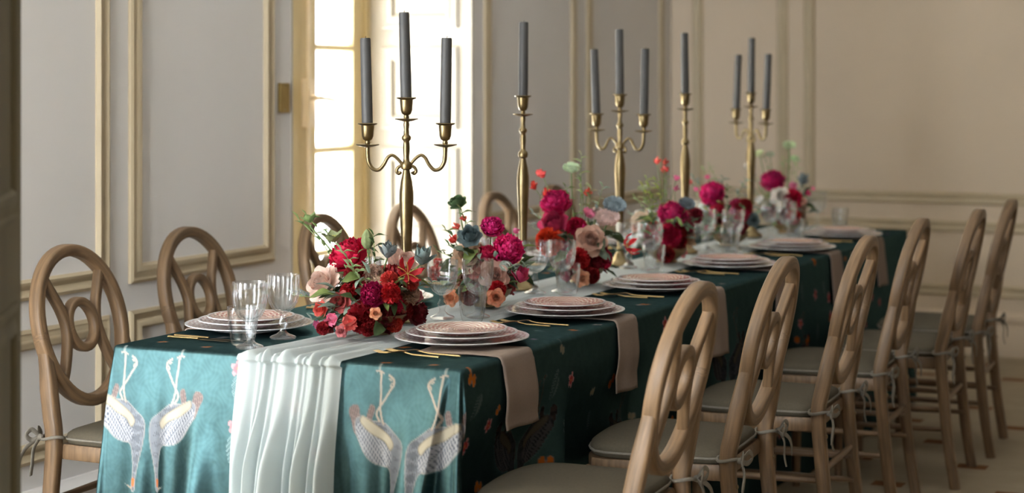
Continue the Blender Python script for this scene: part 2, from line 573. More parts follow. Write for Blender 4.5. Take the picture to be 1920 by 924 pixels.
# casement windows deep in their niches
def window(idx, y0, y1):
    mb = MB()
    z0, z1 = WIN_Z
    for (a, b_) in ((y0, y0 + .05), (y1 - .05, y1)):
        mb.box(GLASS_X - .05, GLASS_X + .04, a, b_, z0, z1)
    mb.box(GLASS_X - .05, GLASS_X + .04, y0, y1, z1 - .06, z1)
    mb.box(GLASS_X - .05, GLASS_X + .04, y0, y1, z0, z0 + .06)
    w = obj('window_%d' % idx, mb.mesh('window_frame', 'window_paint'), kind='structure',
            label={1: 'tall cream casement window with small panes behind the chairs', 2: 'tall cream casement window beside the open olive door'}.get(idx, 'unseen casement window added for fill light, facing the crane printed table end'))
    mid = (y0 + y1) / 2 + .10
    for (a, b_, sgn) in ((y0 + .05, mid, 1), (mid, y1 - .05, -1)):
        wst = (.09, .16) if sgn == 1 else (.19, .09)       # stile widths: (first, second)
        leaf = MB()
        X0, X1 = GLASS_X - .03, GLASS_X + .025
        leaf.box(X0, X1, a, a + wst[0], z0 + .06, z1 - .06)
        leaf.box(X0, X1, b_ - wst[1], b_, z0 + .06, z1 - .06)
        leaf.box(X0, X1, a, b_, z0 + .06, z0 + .22)
        leaf.box(X0, X1, a, b_, z1 - .16, z1 - .06)
        lf = obj('casement', leaf.mesh('casement', 'window_paint'), w)
        zs = [z0 + .22, .68, 1.118, 1.554, 1.99, 2.43, z1 - .16]
        for z in zs[1:-1]:
            m_ = MB()
            prof = [(-.014, 0), (-.014, .02), (-.006, .026), (.006, .026), (.014, .02), (.014, 0)]
            pts = [(GLASS_X + o, y, z + h) for y in (a + wst[0], b_ - wst[1]) for (h, o) in prof]
            m_.add(pts, [(i, i + 1, i + 7, i + 6) for i in range(5)] + [(5, 0, 6, 11)])
            obj('glazing_bar', m_.mesh('glazing_bar', 'window_paint'), lf)
        for za, zb in zip(zs[:-1], zs[1:]):
            p = MB()
            p.add([(GLASS_X, a + wst[0], za), (GLASS_X, b_ - wst[1], za), (GLASS_X, b_ - wst[1], zb), (GLASS_X, a + wst[0], zb)], [(0, 1, 2, 3)])
            obj('pane', p.mesh('pane', 'window_glass'), lf)
    # bolt with a lever handle on the meeting stile
    h = MB()
    h.tube([(GLASS_X + .045, mid + .10, .4), (GLASS_X + .045, mid + .10, 2.8)], .009, 8)
    h.box(GLASS_X + .025, GLASS_X + .06, mid + .075, mid + .125, 1.22, 1.42)
    h.tube(catmull([(GLASS_X + .06, mid + .10, 1.34), (GLASS_X + .10, mid + .10, 1.34), (GLASS_X + .11, mid + .15, 1.335), (GLASS_X + .11, mid + .20, 1.33)], 4), [.012] * 6 + [.009] * 7, 8)
    obj('bolt', h.mesh('bolt', 'latch_metal', 40), w)
    # panelled linings on both sides of the niche
    for (yy, s) in ((y1, -1), (y0, 1)):
        Tm = lambda a, o, z, yy=yy, s=s: (a, yy + s * (o + .012), z)
        base = MB()
        base.box(GLASS_X + .04, WALL_X + .004, min(yy, yy + s * .012), max(yy, yy + s * .012), z0, z1)
        ln = obj('niche_lining', base.mesh('niche_lining', 'reveal_paint'), w)
        for (za, zb) in ((.22, .62), (.72, 1.12), (1.20, 1.56), (1.64, 2.9)):
            f = moulding(ln, Tm, GLASS_X + .10, WALL_X - .06, za, zb)
            f.data.materials[0] = M['reveal_paint']
    if idx == 1:                       # unseen louvred shutter, added outside to keep sky light off the niche lining
        for yy in (y0 - .03,):
            sh = MB()
            xa, xb = WALL_X - .60, WALL_X - 1.32
            for (p0, p1) in ((xa, xa - .06), (xb + .06, xb)):
                sh.box(p1, p0, yy - .018, yy + .018, z0, z1)
            for (q0, q1) in ((z0, z0 + .12), (1.5, 1.58), (z1 - .08, z1)):
                sh.box(xb, xa, yy - .018, yy + .018, q0, q1)
            so = obj('sky_block_shutter', sh.mesh('sky_block_shutter', 'olive_paint'), w)
            for k in range(38):
                zc = z0 + .15 + k * .0755
                if 1.46 < zc < 1.61:
                    continue
                lv = MB()
                lv.add([(xb + .06, yy - .016, zc), (xa - .06, yy - .016, zc), (xa - .06, yy + .016, zc + .07), (xb + .06, yy + .016, zc + .07),
                        (xb + .06, yy - .010, zc), (xa - .06, yy - .010, zc), (xa - .06, yy + .022, zc + .07), (xb + .06, yy + .022, zc + .07)],
                       [(0, 1, 2, 3), (7, 6, 5, 4), (0, 4, 5, 1), (1, 5, 6, 2), (2, 6, 7, 3), (3, 7, 4, 0)])
                obj('slat', lv.mesh('slat', 'olive_paint'), so)
    return w
window(1, *WIN[0])
window(2, *WIN[1])
for i, (a, b_) in enumerate(NWIN):
    w = window(3 + i, -b_, -a)
    w.rotation_euler = (0, 0, R(90))
    w.location = (0, NEAR_Y - WALL_X, 0)

# brass lock plate on the wall stile beside the window
mb = MB()
mb.sweep([(WALL_X, 1.945, 1.35), (WALL_X + .012, 1.945, 1.35)], rrect(.105, .06, .006), ups=(0, 1, 0))
lp = obj('lock_plate', mb.mesh('lock_plate', 'brass_plate', 30), label='small brass lock plate on the panelled wall beside the window', cat='lock plate')
for dz in (-.042, .042):
    mb = MB(); mb.lathe([(.004, 0), (.004, .001), (.0025, .003), (0, .003)], 10)
    obj('screw', mb.mesh('screw', 'brass', 40), lp, loc=(WALL_X + .012, 1.945, 1.35 + dz), rot=(0, R(90), 0))

# olive door leaf standing open in the foreground
A, B = Vector((-.018, -.93, 0)), Vector((.41, -1.58, 0))
d = (B - A)
W = d.length
door = obj('door_1', None, kind='structure', label='dark olive door leaf standing open beside the table', loc=A, rot=(0, 0, math.atan2(d.y, d.x)))
mb = MB(); mb.box(0, W, -.022, .022, .01, 2.9)
obj('leaf', mb.mesh('leaf', 'olive_paint'), door)
for za, zb in ((.25, 1.0), (1.15, 2.7)):
    for s in (-1, 1):
        moulding(door, lambda a, o, z, s=s: (a, s * (.022 + o * .6), z), .10, W - .10, za, zb).data.materials[0] = M['olive_paint']


# stone house added across the courtyard, sized to block sky light at the window
hs_ = obj('sky_block_house', None, label='stone house added across the courtyard to block sky light at the window', cat='building', loc=(-6.2, 16, -.12))
mb = MB(); mb.box(-.5, 0, -24, 16, 0, 16)
hw = obj('wall', mb.mesh('wall', 'stone'), hs_)
for i in range(11):
    for z in (1.0, 4.6, 8.2, 11.8):
        mb = MB(); mb.box(-.02, .06, 0, 1.2, 0, 2.0)
        wf = obj('window_surround', mb.mesh('window_surround', 'reveal_paint'), hs_, loc=(0, -23 + i * 3.4, z))
        mb = MB(); mb.box(.05, .07, .12, .57, .12, 1.88); mb.box(.05, .07, .63, 1.08, .12, 1.88)
        obj('pane', mb.mesh('pane', 'candle_wax'), wf)
mb = MB(); mb.add([(.4, -24.2, 15.95), (.4, 16.2, 15.95), (-3, 16.2, 18), (-3, -24.2, 18), (.4, -24.2, 16.05), (.4, 16.2, 16.05), (-3, 16.2, 18.1), (-3, -24.2, 18.1)], [(0, 1, 2, 3), (7, 6, 5, 4), (0, 4, 5, 1), (1, 5, 6, 2), (2, 6, 7, 3), (3, 7, 4, 0)])
obj('roof', mb.mesh('roof', 'stone'), hs_)
# ------------------------------------------------------------------ table, printed cloth, runner, napkins
TZ = .76
HX, Y0, Y1 = .48, 0.0, 4.40
DROP = .74
tbl = obj('dining_table', None, loc=(0, (Y0 + Y1) / 2, 0), label='long wooden banquet table hidden under the crane print cloth', cat='table')
mb = MB(); mb.box(-HX + .012, HX - .012, -(Y1 - Y0) / 2 + .012, (Y1 - Y0) / 2 - .012, TZ - .035, TZ - .004)
obj('tabletop', mb.mesh('tabletop', 'table_wood'), tbl)
lg = MB(); lg.sweep([(0, 0, 0), (0, 0, TZ - .035)], rrect(.06, .06, .008))
lgm = lg.mesh('leg', 'table_wood', 30)
for sx in (-1, 1):
    for yy in (-1.9, -.65, .65, 1.9):
        obj('leg', lgm, tbl, loc=(sx * .36, yy, 0))

def sm(a, b, x):
    t = np.clip((x - a) / (b - a), 0, 1)
    return t * t * (3 - 2 * t)
# folds: outward offset of the skirt, as functions of the place along the edge and the drop
def off_front(x, d):
    f = .010 * np.sin(x * 21 + .6) + .007 * np.sin(x * 37 + 2.1) + .006 * np.sin(x * 55 + 1)
    g = .016 * np.exp(-((x + .40) / .035) ** 2) - .030 * np.exp(-((x + .335) / .028) ** 2) - .016 * np.exp(-((x - .30) / .035) ** 2)
    k = sm(.02, .5, d)
    xr = .440 - .12 * d
    up = np.clip((x - (xr - .10)) / .10, 0, 1) ** 1.6
    saw = np.where(x < xr, up, sm(xr + .014, xr, x))
    return .012 + .16 * d * saw + .17 * d * (1 - .45 * sm(.0, .7, d)) + (f * 1.9 + g * 1.7) * k
# (x of the seat centre, y, turn in degrees) of the chairs on either side; the cloth gives way to their seats
CH_R = [(.662, .214, 3.5), (.664, .880, 4), (.694, 1.620, 3), (.682, 2.39, 3.5), (.765, 2.935, 3), (.776, 3.53, 3.5)]
CH_L = [(-.650, .435, 3.5), (-.715, 1.100, 3), (-.650, 1.80, 5), (-.650, 2.41, 3.5), (-.650, 3.18, 3), (-.652, 3.80, 4)]
def off_right(y, d, chairs=CH_R):
    f = .008 * np.sin(y * 11) + .006 * np.sin(y * 23 + 1)
    o = .012 + .03 * d + .8 * f * sm(.03, .6, d)
    for cx, cy, _ in chairs:
        lim = abs(cx) - .222 - (HX - .012)
        k = sm(.33, .23, np.abs(y - cy)) * sm(.06, .26, d)
        o = o + k * (np.minimum(o, lim) - o)
    return o
def off_left(y, d):
    return off_right(y, d, CH_L)

# ---- print
TEAL = np.array((.165, .325, .345))
def poly_mask(u, v, P, soft=.0018):
    """soft coverage of a polygon at the points (u, v)"""
    P = np.asarray(P, float)
    out = np.zeros(u.shape)
    bb = (u > P[:, 0].min() - .01) & (u < P[:, 0].max() + .01) & (v > P[:, 1].min() - .01) & (v < P[:, 1].max() + .01)
    if not bb.any():
        return out
    uu, vv = u[bb], v[bb]
    ins = np.zeros(uu.shape, bool)
    dist = np.full(uu.shape, 9.)
    Q = np.roll(P, -1, 0)
    for (x1, y1), (x2, y2) in zip(P, Q):
        c = ((y1 > vv) != (y2 > vv))
        xi = (x2 - x1) * (vv - y1) / ((y2 - y1) if abs(y2 - y1) > 1e-12 else 1e-12) + x1
        ins ^= c & (uu < xi)
        dx, dy = x2 - x1, y2 - y1
        L = dx * dx + dy * dy + 1e-12
        t = np.clip(((uu - x1) * dx + (vv - y1) * dy) / L, 0, 1)
        dist = np.minimum(dist, np.hypot(uu - x1 - t * dx, vv - y1 - t * dy))
    sd = np.where(ins, dist, -dist)
    out[bb] = np.clip(sd / soft + .5, 0, 1)
    return out
def line_mask(u, v, P, w, soft=.0016):
    P = np.asarray(P, float)
    out = np.zeros(u.shape)
    bb = (u > P[:, 0].min() - .02) & (u < P[:, 0].max() + .02) & (v > P[:, 1].min() - .02) & (v < P[:, 1].max() + .02)
    if not bb.any():
        return out
    uu, vv = u[bb], v[bb]
    dist = np.full(uu.shape, 9.)
    for (x1, y1), (x2, y2) in zip(P[:-1], P[1:]):
        dx, dy = x2 - x1, y2 - y1
        t = np.clip(((uu - x1) * dx + (vv - y1) * dy) / (dx * dx + dy * dy + 1e-12), 0, 1)
        dist = np.minimum(dist, np.hypot(uu - x1 - t * dx, vv - y1 - t * dy))
    out[bb] = np.clip((w - dist) / soft + .5, 0, 1)
    return out
def blend(C, m, col):
    C += m[:, None] * (np.asarray(col) - C)
def smooth_poly(P, n=5):
    P = [tuple(p) + (0,) for p in P]
    P = P + P[:1]
    return [(q.x, q.y) for q in catmull(P, n)][:-1]
def smooth_line(P, n=5):
    return [(q.x, q.y) for q in catmull([tuple(p) + (0,) for p in P], n)]
# crane drawn in design units, feet up, neck down (mirrored for its partner)
CR_BODY = smooth_poly([(600, 340), (640, 335), (690, 330), (750, 310), (800, 330), (800, 400), (770, 460), (720, 540), (650, 585), (560, 600), (532, 680), (522, 780), (528, 860), (522, 892), (504, 880), (500, 800), (484, 700), (464, 600), (455, 500), (470, 440), (520, 400)])
CR_CREAM = smooth_poly([(755, 306), (765, 345), (690, 405), (600, 445), (560, 490), (540, 480), (536, 450), (580, 405), (680, 345)])
CR_TAIL = [smooth_poly([(690, 330), (672, 262), (690, 238), (712, 250), (728, 322)]), smooth_poly([(765, 360), (780, 262), (815, 244), (852, 278), (832, 340), (800, 420)])]
CR_WING = smooth_poly([(560, 490), (640, 430), (765, 350), (800, 380), (770, 460), (720, 535), (640, 585), (560, 590), (535, 530)])
CR_LEGS = [smooth_line([(592, 62), (562, 82), (556, 112), (580, 150), (618, 214), (645, 252), (662, 290), (640, 330)]), smooth_line([(678, 42), (650, 42), (645, 100), (640, 180), (640, 240), (630, 300), (612, 345)])]
CR_CLAW = [smooth_line([(562, 82), (580, 88), (590, 80)]), smooth_line([(558, 100), (574, 112), (578, 126)]), smooth_line([(628, 52), (650, 42), (652, 60)])]
CR_CROWN = smooth_poly([(506, 812), (528, 815), (524, 862), (510, 860)])
CR_BEAK = [(520, 868), (578, 852), (526, 882)]
def crane(C, u, v, axis, sgn, k, v0, dim=1.):
    """u, v: along the edge and drop; axis: mirror axis of a pair; design axis at 440"""
    T = lambda P: [(axis + sgn * (a - 440) * k, v0 + b_ * k) for a, b_ in P]
    bb = (np.abs(u - axis) < 440 * k) & (v < v0 + 950 * k)
    if not bb.any():
        return
    uu, vv = u[bb], v[bb]
    c = C[bb]
    loc_u = sgn * (uu - axis) / k + 440
    loc_v = (vv - v0) / k
    for t in CR_TAIL:
        m_ = poly_mask(uu, vv, T(t))
        blend(c, m_, np.array((.34, .26, .24)) * dim)
        st = (np.sin((loc_u - loc_v * .25) * .42) > .35)
        blend(c, m_ * st * .7, np.array((.12, .10, .11)) * dim)
    m_ = poly_mask(uu, vv, T(CR_BODY))
    blend(c, m_, np.array((.30, .32, .36)) * dim)
    dots = (np.sin(loc_u * .9 + np.sin(loc_v * .7) * 2) * np.sin(loc_v * .8 + np.sin(loc_u * .5)) > .2)
    blend(c, m_ * dots * .6, np.array((.13, .14, .16)) * dim)
    m_ = poly_mask(uu, vv, T(CR_WING))
    blend(c, m_, np.array((.50, .51, .55)) * dim)
    ph = (loc_u * .62 + loc_v * .50) * .22
    row = np.floor(ph / np.pi)
    sc_ = np.abs(np.sin(ph)) + .55 * np.sin((loc_u * .5 - loc_v * .62) * .36 + row * 1.6)
    blend(c, m_ * (sc_ < .35) * .85, np.array((.11, .13, .17)) * dim)
    m_ = poly_mask(uu, vv, T(CR_CREAM))
    blend(c, m_, np.array((.62, .56, .44)) * dim)
    edge = line_mask(uu, vv, T(CR_CREAM + CR_CREAM[:1]), 4 * k)
    blend(c, edge * .6, np.array((.40, .32, .20)) * dim)
    edge = line_mask(uu, vv, T(CR_BODY + CR_BODY[:1]), 3 * k)
    blend(c, edge * .7, np.array((.52, .46, .42)) * dim)
    for l in CR_LEGS:
        blend(c, line_mask(uu, vv, T(l), 6.5 * k), np.array((.62, .50, .42)) * dim)
    for l in CR_CLAW:
        blend(c, line_mask(uu, vv, T(l), 4.5 * k), np.array((.60, .48, .40)) * dim)
    blend(c, poly_mask(uu, vv, T(CR_CROWN)), np.array((.70, .22, .08)) * dim)
    blend(c, poly_mask(uu, vv, T(CR_BEAK)), np.array((.55, .40, .30)) * dim)
    C[bb] = c
def blossom(C, u, v, cx, cy, r, col=(.72, .25, .29), rot=0.):
    bb = (np.abs(u - cx) < r * 1.3) & (np.abs(v - cy) < r * 1.3)
    if not bb.any():
        return
    c = C[bb]
    du, dv = u[bb] - cx, v[bb] - cy
    rr = np.hypot(du, dv) / r
    th = np.arctan2(dv, du) + rot
    lim = .42 + .58 * np.abs(np.cos(th * 2.5)) ** .7
    m_ = np.clip((lim - rr) * r / .0018 + .5, 0, 1)
    blend(c, m_, col)
    blend(c, m_ * (rr > .55) * .55, (.80, .56, .58))
    blend(c, np.clip((.2 - rr) * 9, 0, 1), (.80, .40, .15))
    C[bb] = c
def fern(C, u, v, cx, cy, L, col=(.50, .58, .60), a=1.45, w=.24):
    """pale feathery leaf growing from (cx, cy) in direction a"""
    ca, sa = math.cos(a), math.sin(a)
    bb = (np.abs(u - cx) < L * 1.2) & (np.abs(v - cy) < L * 1.2)
    if not bb.any():
        return
    c = C[bb]
    du, dv = u[bb] - cx, v[bb] - cy
    t = (du * ca + dv * sa) / L
    n = (-du * sa + dv * ca) / L
    env = w * np.sin(np.clip(t, 0, 1) * math.pi) ** .6 * (1 - .5 * t)
    teeth = .55 + .45 * np.sin((t * 1. - np.abs(n) * .9) * 58)
    m_ = ((t > 0) & (t < 1) & (np.abs(n) < env)) * np.clip(teeth * 1.6 - .35, 0, 1)
    blend(c, m_ * .5, col)
    C[bb] = c
def butterfly(C, u, v, cx, cy, r, col, rot=0.):
    ca, sa = math.cos(rot), math.sin(rot)
    for (ox, oy, w, h) in ((-.5, -.2, .5, .75), (.5, -.25, .5, .8)):
        P = [(cx + r * ((ox + w * math.cos(t)) * ca - (oy + h * math.sin(t)) * sa), cy + r * ((ox + w * math.cos(t)) * sa + (oy + h * math.sin(t)) * ca)) for t in np.linspace(0, 2 * math.pi, 10)[:-1]]
        blend(C, poly_mask(u, v, P), col)
def ground(u, v, seed, amp=1.):
    """woven tone-on-tone ground of the satin"""
    h = np.sin(u * 310 + 3 * np.sin(v * 90 + seed)) * np.sin(v * 260 + 2.4 * np.sin(u * 120 + seed * 2))
    g = np.sin(u * 47 + 2.5 * np.sin(v * 31)) * np.sin(v * 53 + 2 * np.sin(u * 29))
    zig = np.sin((u * 150 + 2.2 * np.abs(((v * 26) % 2) - 1) * 2))
    t = 1 + amp * (.10 * h + .06 * g + .03 * zig)
    return TEAL[None, :] * t[:, None]
def ink(C, G):
    return np.concatenate([C, np.clip(np.abs(C - G).max(1) * 8, 0, 1)[:, None]], 1)
KC = .000375                                      # metres per design unit
def print_front(x, d):
    C = ground(x, d, 1.)
    G = C.copy()
    for ax in (-.358, .353):
        crane(C, x, d, ax, 1, KC * 1.02, -.012)
        crane(C, x, d, ax, -1, KC * 1.02, -.012)
    for bx, by in ((-.112, .022), (-.11, .155), (.055, .10), (.12, .20), (.0, .33)):
        blossom(C, x, d, bx, by, .020, rot=bx * 9)
    for bx, by, L in ((-.115, .040, .07), (-.117, .175, .095), (.03, .16, .09), (.10, .29, .09), (-.02, .05, .06)):
        fern(C, x, d, bx, by, L)
    return ink(C, G)
def print_right(y, d):  # crane and fern inks darkened here: this side's shade is put into the colour
    C = ground(y, d, 4., .5)
    G = C.copy()
    rr = random.Random(3)
    for k in range(6):
        ax = .37 + .76 * k
        crane(C, y, d, ax, 1, KC * 1.02, .05 + .1 * (k % 2), .22)
        crane(C, y, d, ax, -1, KC * 1.02, .05 + .1 * (k % 2), .22)
    for k in range(34):
        y_, d_ = rr.uniform(.02, 4.3), rr.uniform(.02, .62)
        blossom(C, y, d, y_, d_, rr.uniform(.015, .024), (.62, .10, .11), y_ * 5)
    for k in range(40):
        fern(C, y, d, rr.uniform(.0, 4.3), rr.uniform(.02, .6), rr.uniform(.05, .09), (.30, .34, .33), rr.uniform(.6, 2.4))
    for k in range(40):
        butterfly(C, y, d, rr.uniform(.0, 4.3), rr.uniform(.0, .6), rr.uniform(.012, .022), rr.choice([(.75, .22, .04), (.62, .17, .03), (.45, .40, .30)]), rr.uniform(-1, 1))
    for y_, d_ in ((.045, .02), (.16, .29), (1.0, .03)):
        butterfly(C, y, d, y_, d_, .02, (.78, .24, .04), .4)
    for y_, d_ in ((.40, .13), (.62, .10), (.05, .17)):
        blossom(C, y, d, y_, d_, .022, (.70, .11, .12))
    return ink(C, G)
def print_top(x, y):
    C = ground(x, y, 2.)
    G = C.copy()
    rr = random.Random(5)
    for k in range(60):
        butterfly(C, x, y, rr.uniform(-.46, .46), rr.uniform(.02, 4.3), rr.uniform(.008, .016), rr.choice([(.72, .26, .08), (.35, .26, .40), (.45, .42, .40)]), rr.uniform(-1.5, 1.5))
    for k in range(50):
        fern(C, x, y, rr.uniform(-.46, .46), rr.uniform(.02, 4.3), rr.uniform(.03, .06), (.30, .45, .48), rr.uniform(0, 6))
    for x_, y_ in ((.27, .03), (.385, .045), (-.40, .10), (-.25, .07)):
        butterfly(C, x, y, x_, y_, .012, (.75, .28, .10), .5)
    return ink(C, G)

def cloth_mesh():
    # columns: around the edge, counter-clockwise seen from above, starting at the front
    cols = []          # (base x, base y, normal angle, side, coordinate)
    for x in np.arange(-HX + .012, HX - .0119, .0026):
        cols.append((x, Y0 + .012, -90., 0, x))
    for a in np.linspace(-90, 0, 30)[1:-1]:
        cols.append((HX - .012, Y0 + .012, a, 4, a + 90))
    for y in np.concatenate([np.arange(Y0 + .012, 2.0, .0055), np.arange(2.0, Y1 - .012, .010)]):
        cols.append((HX - .012, y, 0., 1, y))
    for a in np.linspace(0, 90, 20)[1:-1]:
        cols.append((HX - .012, Y1 - .012, a, 5, a))
    for x in np.linspace(HX - .012, -HX + .012, 40):
        cols.append((x, Y1 - .012, 90., 2, x))
    for a in np.linspace(90, 180, 20)[1:-1]:
        cols.append((-HX + .012, Y1 - .012, a, 6, a - 90))
    for y in np.linspace(Y1 - .012, Y0 + .012, 200):
        cols.append((-HX + .012, y, 180., 3, y))
    for a in np.linspace(180, 270, 30)[1:-1]:
        cols.append((-HX + .012, Y0 + .012, a, 7, a - 180))
    bx, by, na, side, co = [np.array(c) for c in zip(*cols)]
    arc = np.linspace(0, 1, 6)
    rows = [(-1, t) for t in arc] + [(d, 1) for d in np.concatenate([np.arange(.0035, .36, .0032), np.linspace(.37, DROP, 30)])]
    nc, nr = len(bx), len(rows)
    V = np.zeros((nr, nc, 3))
    Cc = np.zeros((nr, nc, 4))
    Cu = np.zeros((nr, nc))
    Cd = np.zeros((nr, nc))
    ca, sa = np.cos(np.radians(na)), np.sin(np.radians(na))
    for j, (d, t) in enumerate(rows):
        if d < 0:                                  # the rounded edge
            o = np.full(nc, .012 * math.sin(t * math.pi / 2))
            z = TZ - .012 * (1 - math.cos(t * math.pi / 2))
            d = 0.
        else:
            o = np.zeros(nc)
            m_ = side == 0; o[m_] = off_front(co[m_], d)
            m_ = side == 1; o[m_] = off_right(co[m_], d)
            m_ = side == 3; o[m_] = off_left(co[m_], d)
            m_ = side == 2; o[m_] = off_front(co[m_], d)
            # corners: cone folds
            for s_, oa, ob in ((4, off_front(HX, d), off_right(Y0, d)), (5, off_right(Y1, d), off_front(HX, d)), (6, off_front(-HX, d), off_right(Y1, d)), (7, off_right(Y0, d), off_front(-HX, d))):
                m_ = side == s_
                ph = co[m_] / 90.
                w = sm(0, 1, ph)
                fold = .17 * d * (.5 - .5 * np.cos(ph * 2 * math.pi * 2)) * (1 if s_ in (4, 7) else .6)
                o[m_] = oa * (1 - w) + ob * w + fold * .55 - .05 * d * np.sin(ph * math.pi)
            z = TZ - .012 - d
        V[j, :, 0] = bx + ca * o
        V[j, :, 1] = by + sa * o
        V[j, :, 2] = z
        Cd[j] = d
        Cu[j] = co
        m_ = side == 4; Cu[j, m_] = HX - .012 + co[m_] / 90 * .2 * (d + .05)
        m_ = side == 7; Cu[j, m_] = -HX + .012 - (1 - co[m_] / 90) * .2 * (d + .05)
    for sides, fn in (((0, 4, 7), print_front), ((1,), print_right), ((2, 3, 5, 6), lambda p, q: ink(ground(p, q, 5.), ground(p, q, 5.)))):
        m_ = np.isin(side, sides)
        Cc[:, m_] = fn(Cu[:, m_].ravel(), Cd[:, m_].ravel()).reshape(nr, -1, 4)
    # quads of the skirt (closed around)
    i = np.arange(nc)
    i2 = (i + 1) % nc
    F = [np.stack([j * nc + i, (j + 1) * nc + i, (j + 1) * nc + i2, j * nc + i2], 1) for j in range(nr - 1)]
    # top
    tx = np.linspace(-HX + .012, HX - .012, 150)
    ty = np.linspace(Y0 + .012, Y1 - .012, 620)
    gx, gy = np.meshgrid(tx, ty)
    tv = np.stack([gx.ravel(), gy.ravel(), np.full(gx.size, TZ)], 1)
    tcol = print_top(gx.ravel(), gy.ravel())
    base = nr * nc
    k = len(tx)
    jj, ii = np.meshgrid(np.arange(len(ty) - 1), np.arange(k - 1), indexing='ij')
    a = base + (jj * k + ii).ravel()
    F.append(np.stack([a, a + 1, a + 1 + k, a + k], 1))
    V = np.concatenate([V.reshape(-1, 3), tv])
    Cc = np.concatenate([Cc.reshape(-1, 4), tcol])
    F = np.concatenate(F)
    me = bpy.data.meshes.new('tablecloth')
    me.vertices.add(len(V)); me.vertices.foreach_set('co', V.ravel())
    me.loops.add(F.size); me.loops.foreach_set('vertex_index', F.ravel().astype(np.int32))
    me.polygons.add(len(F))
    me.polygons.foreach_set('loop_start', np.arange(0, F.size, 4, dtype=np.int32))
    me.update(calc_edges=True)
    at = me.attributes.new('print', 'FLOAT_COLOR', 'POINT')
    at.data.foreach_set('color', np.clip(Cc, 0, 1).ravel().astype(np.float32))
    me.materials.append(M['printed_satin'])
    me.shade_smooth()
    return me
obj('tablecloth', cloth_mesh(), label='teal satin tablecloth printed with pairs of grey cranes', cat='tablecloth')

# ---- sheer runner down the middle of the table, hanging in folds over the near end
def runner_mesh():
    nu = 190
    u = np.linspace(0, 1, nu)
    # pleats: (centre, width, height)
    # folds of uneven width and depth
    cuts = np.array([0, .16, .235, .36, .415, .55, .605, .64, .79, .86, 1.])
    amp = np.array([.8, .45, 1.25, .5, 1.35, .6, .35, 1.2, .5, .9])
    def folds(shift):
        v = np.clip(u + shift * np.sin(u * math.pi), 0, 1)
        i = np.clip(np.searchsorted(cuts, v, 'right') - 1, 0, len(amp) - 1)
        t = (v - cuts[i]) / (cuts[i + 1] - cuts[i])
        return .030 * amp[i] * np.sin(t * math.pi) ** 1.5
    pleat = folds(0.)
    pleat2 = folds(.008)
    rows = []
    for y in np.linspace(Y1, .30, 90):                       # lying on the table
        x = .035 + (u - .5) * .285 + .012 * np.sin(y * 2.3) + .008 * np.sin(u * 9 + y * 3)
        z = TZ + .0025 + .15 * pleat * (.55 + .45 * np.sin(y * 4 + u * 5)) * sm(-.1, .15, u) * sm(-.1, .15, 1 - u)
        rows.append(np.stack([x, np.full(nu, y), z], 1))
    for t in np.linspace(0, 1, 36)[1:]:                      # gathered towards the edge
        y = .30 * (1 - t) - .004 * t
        skew = .02 * np.sin(u * 12) * t
        x = .035 + (u - .5) * .285 + .012 * np.sin(y * 2.3) + .008 * np.sin(u * 9 + y * 3) * (1 - t) + skew * .4
        z = TZ + .0025 + pleat * (.15 + .30 * t) * sm(-.1, .1, u) * sm(-.1, .1, 1 - u)
        rows.append(np.stack([x, np.full(nu, y), z], 1))
    xe = rows[-1][:, 0].copy()
    ze = rows[-1][:, 2].copy()
    for t in np.linspace(0, 1, 9)[1:]:                       # over the edge
        a = t * math.pi / 2
        k = pleat * .45
        rad = .012 + k
        y = -.004 - rad * math.sin(a)
        z = TZ + .0025 - .012 + rad * math.cos(a)
        rows.append(np.stack([xe, y, np.minimum(ze, z)], 1))
    for d in np.concatenate([np.linspace(.004, .36, 80), np.linspace(.38, .72, 20)]):
        w = sm(0, .25, d)
        pp = pleat * .45 * (1 - w) + pleat2 * (.45 + 1.5 * w) * w
        wave = 1 + .05 * np.sin(d * 7 + u * 9)
        sway = .0025 * np.sin(u * 15 + d * 4) * w
        x = xe + sway + .01 * d * (u - .5) * 2
        y = .012 - off_front(x, d) - .006 - pp * wave * .8 - .012 * w
        rows.append(np.stack([x, y, np.full(nu, TZ - .0095 - d)], 1))
    V = np.concatenate(rows)
    nv = len(rows)
    mb = MB()
    mb.grid([tuple(p) for p in V], nu, nv)
    return mb.mesh('table_runner', 'chiffon', 180)
obj('table_runner', runner_mesh(), label='sheer pale mint chiffon runner gathered over the end of the table', cat='table runner')

